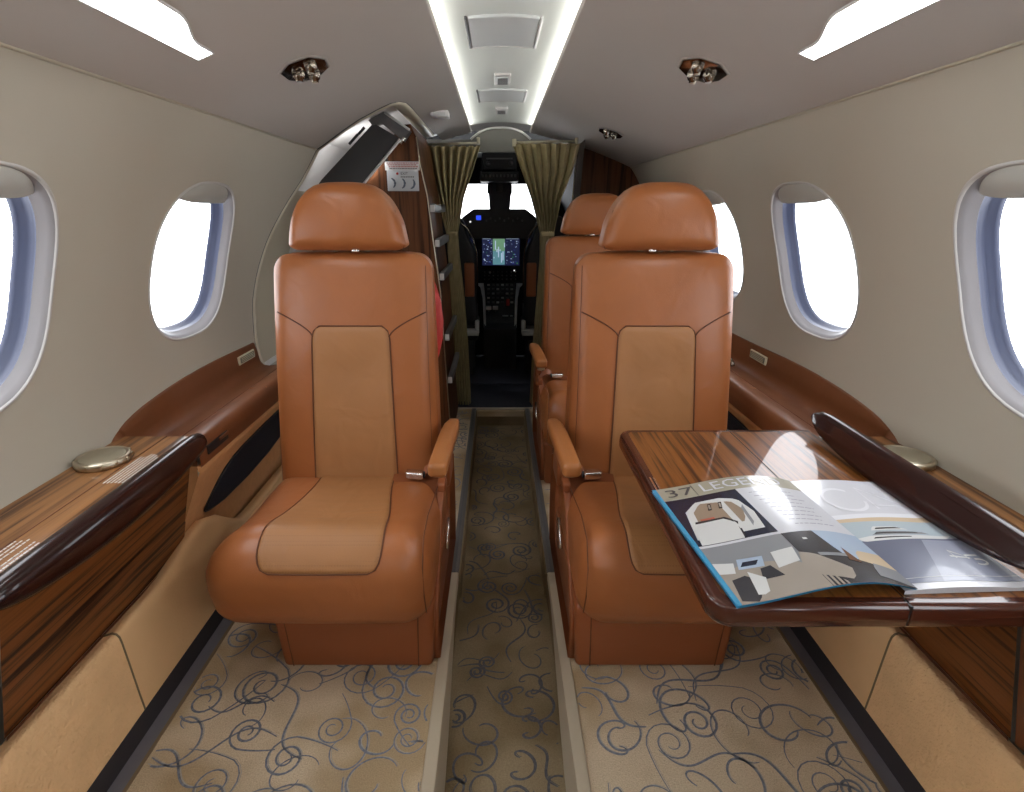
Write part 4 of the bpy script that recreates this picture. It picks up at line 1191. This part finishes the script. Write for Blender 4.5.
for s in (-1, 1):
    b = MB(); b.box((s * .245 - .09, YI - .012, .585), (s * .245 + .09, YI + .001, .75), M['black'], .004)
    b.box((s * .245 - .08, YI - .0128, .595), (s * .245 + .08, YI - .0115, .745), E_['k'])
    b.box((s * .245 - .05, YI - .0140, .65), (s * .245 + .05, YI - .0125, .72), E_['bl']); b.build('display', t)
b = MB()
for k in range(3):
    b = MB()
    for j in range(8): b.lathe([(.0045, 0), (.0045, -.010), (.001, -.011)], (-.095 + j * .027, YI, .50 + k * .022), M['dark2'], 8, 'y')
    b.build('button_row', t)
b = MB()
b.lathe([(.004, 0), (.004, -.010), (.001, -.011)], (.086, YI, .553), plain('lit_dot', (.8, .8, .8), .4, emit=(1, 1, 1), es=.8), 8, 'y')
b.build('indicator_lamp', t); b = MB()
b.lathe([(.007, 0), (.006, -.012), (.001, -.013)], (-.062, YI, .541), M['hatch'], 12, 'y'); b.build('tuning_knob', t)
# pedestal
t = thing('centre_pedestal', 'black centre pedestal with switches, levers and pale side supports', 'pedestal', (0, 3.2, 0))
b = MB(); b.prism([(-.095, 3.28, .48), (-.095, 3.10, .27), (-.095, 3.06, .24), (-.095, 3.06, .0), (-.095, 3.30, .0)], (.19, 0, 0), M['black']); b.build('pedestal_body', t)
for s in (-1, 1):
    b = MB(); b.prism([(s * .140, 3.262, .475), (s * .100, 3.262, .475), (s * .088, 3.17, .38), (s * .084, 3.08, .255), (s * .096, 3.08, .245), (s * .106, 3.20, .40), (s * .120, 3.258, .455)], (0, .02, .004), plain('support_grey', (.50, .52, .56), .4)); b.build('support', t)
b = MB()
SL = lambda x, q, h: (x, 3.28 - .18 * q - .02 * h, .48 - .21 * q + .015 * h)
for r in range(5):
    for j in range(6):
        c = SL(-.07 + j * .028, .08 + r * .11, .5); b.box((c[0] - .008, c[1] - .006, c[2] - .004), (c[0] + .008, c[1] + .004, c[2] + .006), M['dark2'] if (r + j) % 3 else M['hatch'], .001)
b.build('switch_panel', t)
b = MB()
for x in (-.068, -.028):
    c = SL(x, .72, 1); b.rbox((c[0] - .016, c[1] - .02, c[2] + .0), (c[0] + .016, c[1], c[2] + .022), .004, M['white'], None, 2)
    b.tube([SL(x, .72, 0), c], .004, M['dark2'], 6); b.build('throttle_lever', t); b = MB()
b = MB(); c = SL(.045, .60, 1); b.rbox((c[0] - .010, c[1] - .02, c[2] - .004), (c[0] + .010, c[1], c[2] + .035), .004, M['red'], None, 2); b.build('red_lever', t)
b = MB(); c = SL(.03, .86, 0.5); b.rbox((c[0] - .018, c[1] - .012, c[2]), (c[0] + .018, c[1], c[2] + .007), .002, M['hatch'], None, 2); b.build('flap_lever', t); b = MB(); c = SL(.066, .86, .5); b.rbox((c[0] - .008, c[1] - .012, c[2]), (c[0] + .008, c[1], c[2] + .007), .002, M['hatch'], None, 2); b.build('flap_lever', t)
# overhead panel and windscreen post
t = thing('overhead_panel', 'black overhead switch panel above the windscreen', 'overhead panel', (0, 3.2, 1.04))
b = MB(); b.rbox((-.112, 3.10, 1.046), (.100, 3.25, 1.10), .008, M['black'], None, 3); b.rbox((-.10, 3.08, 1.10), (.09, 3.22, 1.225), .01, M['black'], None, 3); b.build('panel_housing', t)
b = MB()
for k in range(10): b.rbox((-.10 + k * .0195, 3.094, 1.068), (-.09 + k * .0195, 3.101, 1.082), .002, M['dark2'], None, 1)
b.build('switch_row', t); b = MB()
for x in (-.065, .055): b.lathe([(.012, 0), (.010, -.014), (.001, -.015)], (x, 3.08, 1.135), M['dark2'], 14, 'y')
b.box((-.075, 3.076, 1.155), (.065, 3.081, 1.162), M['dark2']); b.build('rotary_switches', t)
b = MB(); b.rbox((-.068, 3.34, .90), (.064, 3.40, 1.07), .012, plain('post_slate', (.025, .032, .05), .5), lambda x, y, z: (x * (1 + .12 * (z - .98) / .1), y, z), 3)
b.rbox((-.076, 3.33, .99), (-.060, 3.345, 1.04), .003, M['black'], None, 2); b.rbox((.056, 3.33, .99), (.070, 3.345, 1.04), .003, M['black'], None, 2)
b.rbox((-.022, 3.325, 1.0), (.018, 3.345, 1.045), .006, M['dark2'], None, 2)
tag(b.build('centre_post'), 'slate grey windscreen centre post with a small compass', 'windscreen post')
# pilot seats
def pilot(s):
    t = thing('pilot_seat', 'black pilot seat with brown back inset on the %s side of the cockpit' % ('left' if s < 0 else 'right'), 'pilot seat', (s * .27, 2.95, 0), 'pilot seats')
    f = lambda x, y, z: (s * x, y, z)
    def fb(x, y, z):
        k = sm(z, .62, .86); q = (.27 - x) / .145
        return (s * (.27 - (.27 - x) * (1 - .35 * k * k)), y, z - .06 * abs(q) ** 3 * k)
    b = MB(); b.rbox((.125, 2.90, .30), (.415, 3.0, .875), .03, M['black'], fb, 10); b.build('backrest', t)
    b = MB(); b.tube([(s * x, 2.895, z) for x, z in ((.123, .42), (.122, .60), (.128, .70), (.146, .765), (.175, .812), (.215, .845), (.26, .855))], .004, M['chrome_dark'], 8); b.build('back_trim', t)
    b = MB(); b.rbox((.140, 2.892, .455), (.192, 2.902, .635), .008, M['leather_base'], f, 4); b.build('back_inset', t)
    b = MB(); b.rbox((.118, 2.86, .245), (.20, 2.93, .275), .008, M['lip'], f, 3); b.rbox((.118, 2.88, .27), (.14, 2.93, .325), .008, M['lip'], f, 3); b.build('side_bracket', t)
    b = MB(); b.rbox((.125, 2.92, .20), (.415, 3.22, .30), .02, M['leather_base'] if False else M['black'], f, 4); b.build('seat', t)
    b = MB(); b.rbox((.15, 2.94, 0), (.39, 3.15, .21), .01, M['black'], f, 3); b.build('base', t)
pilot(-1); pilot(1)
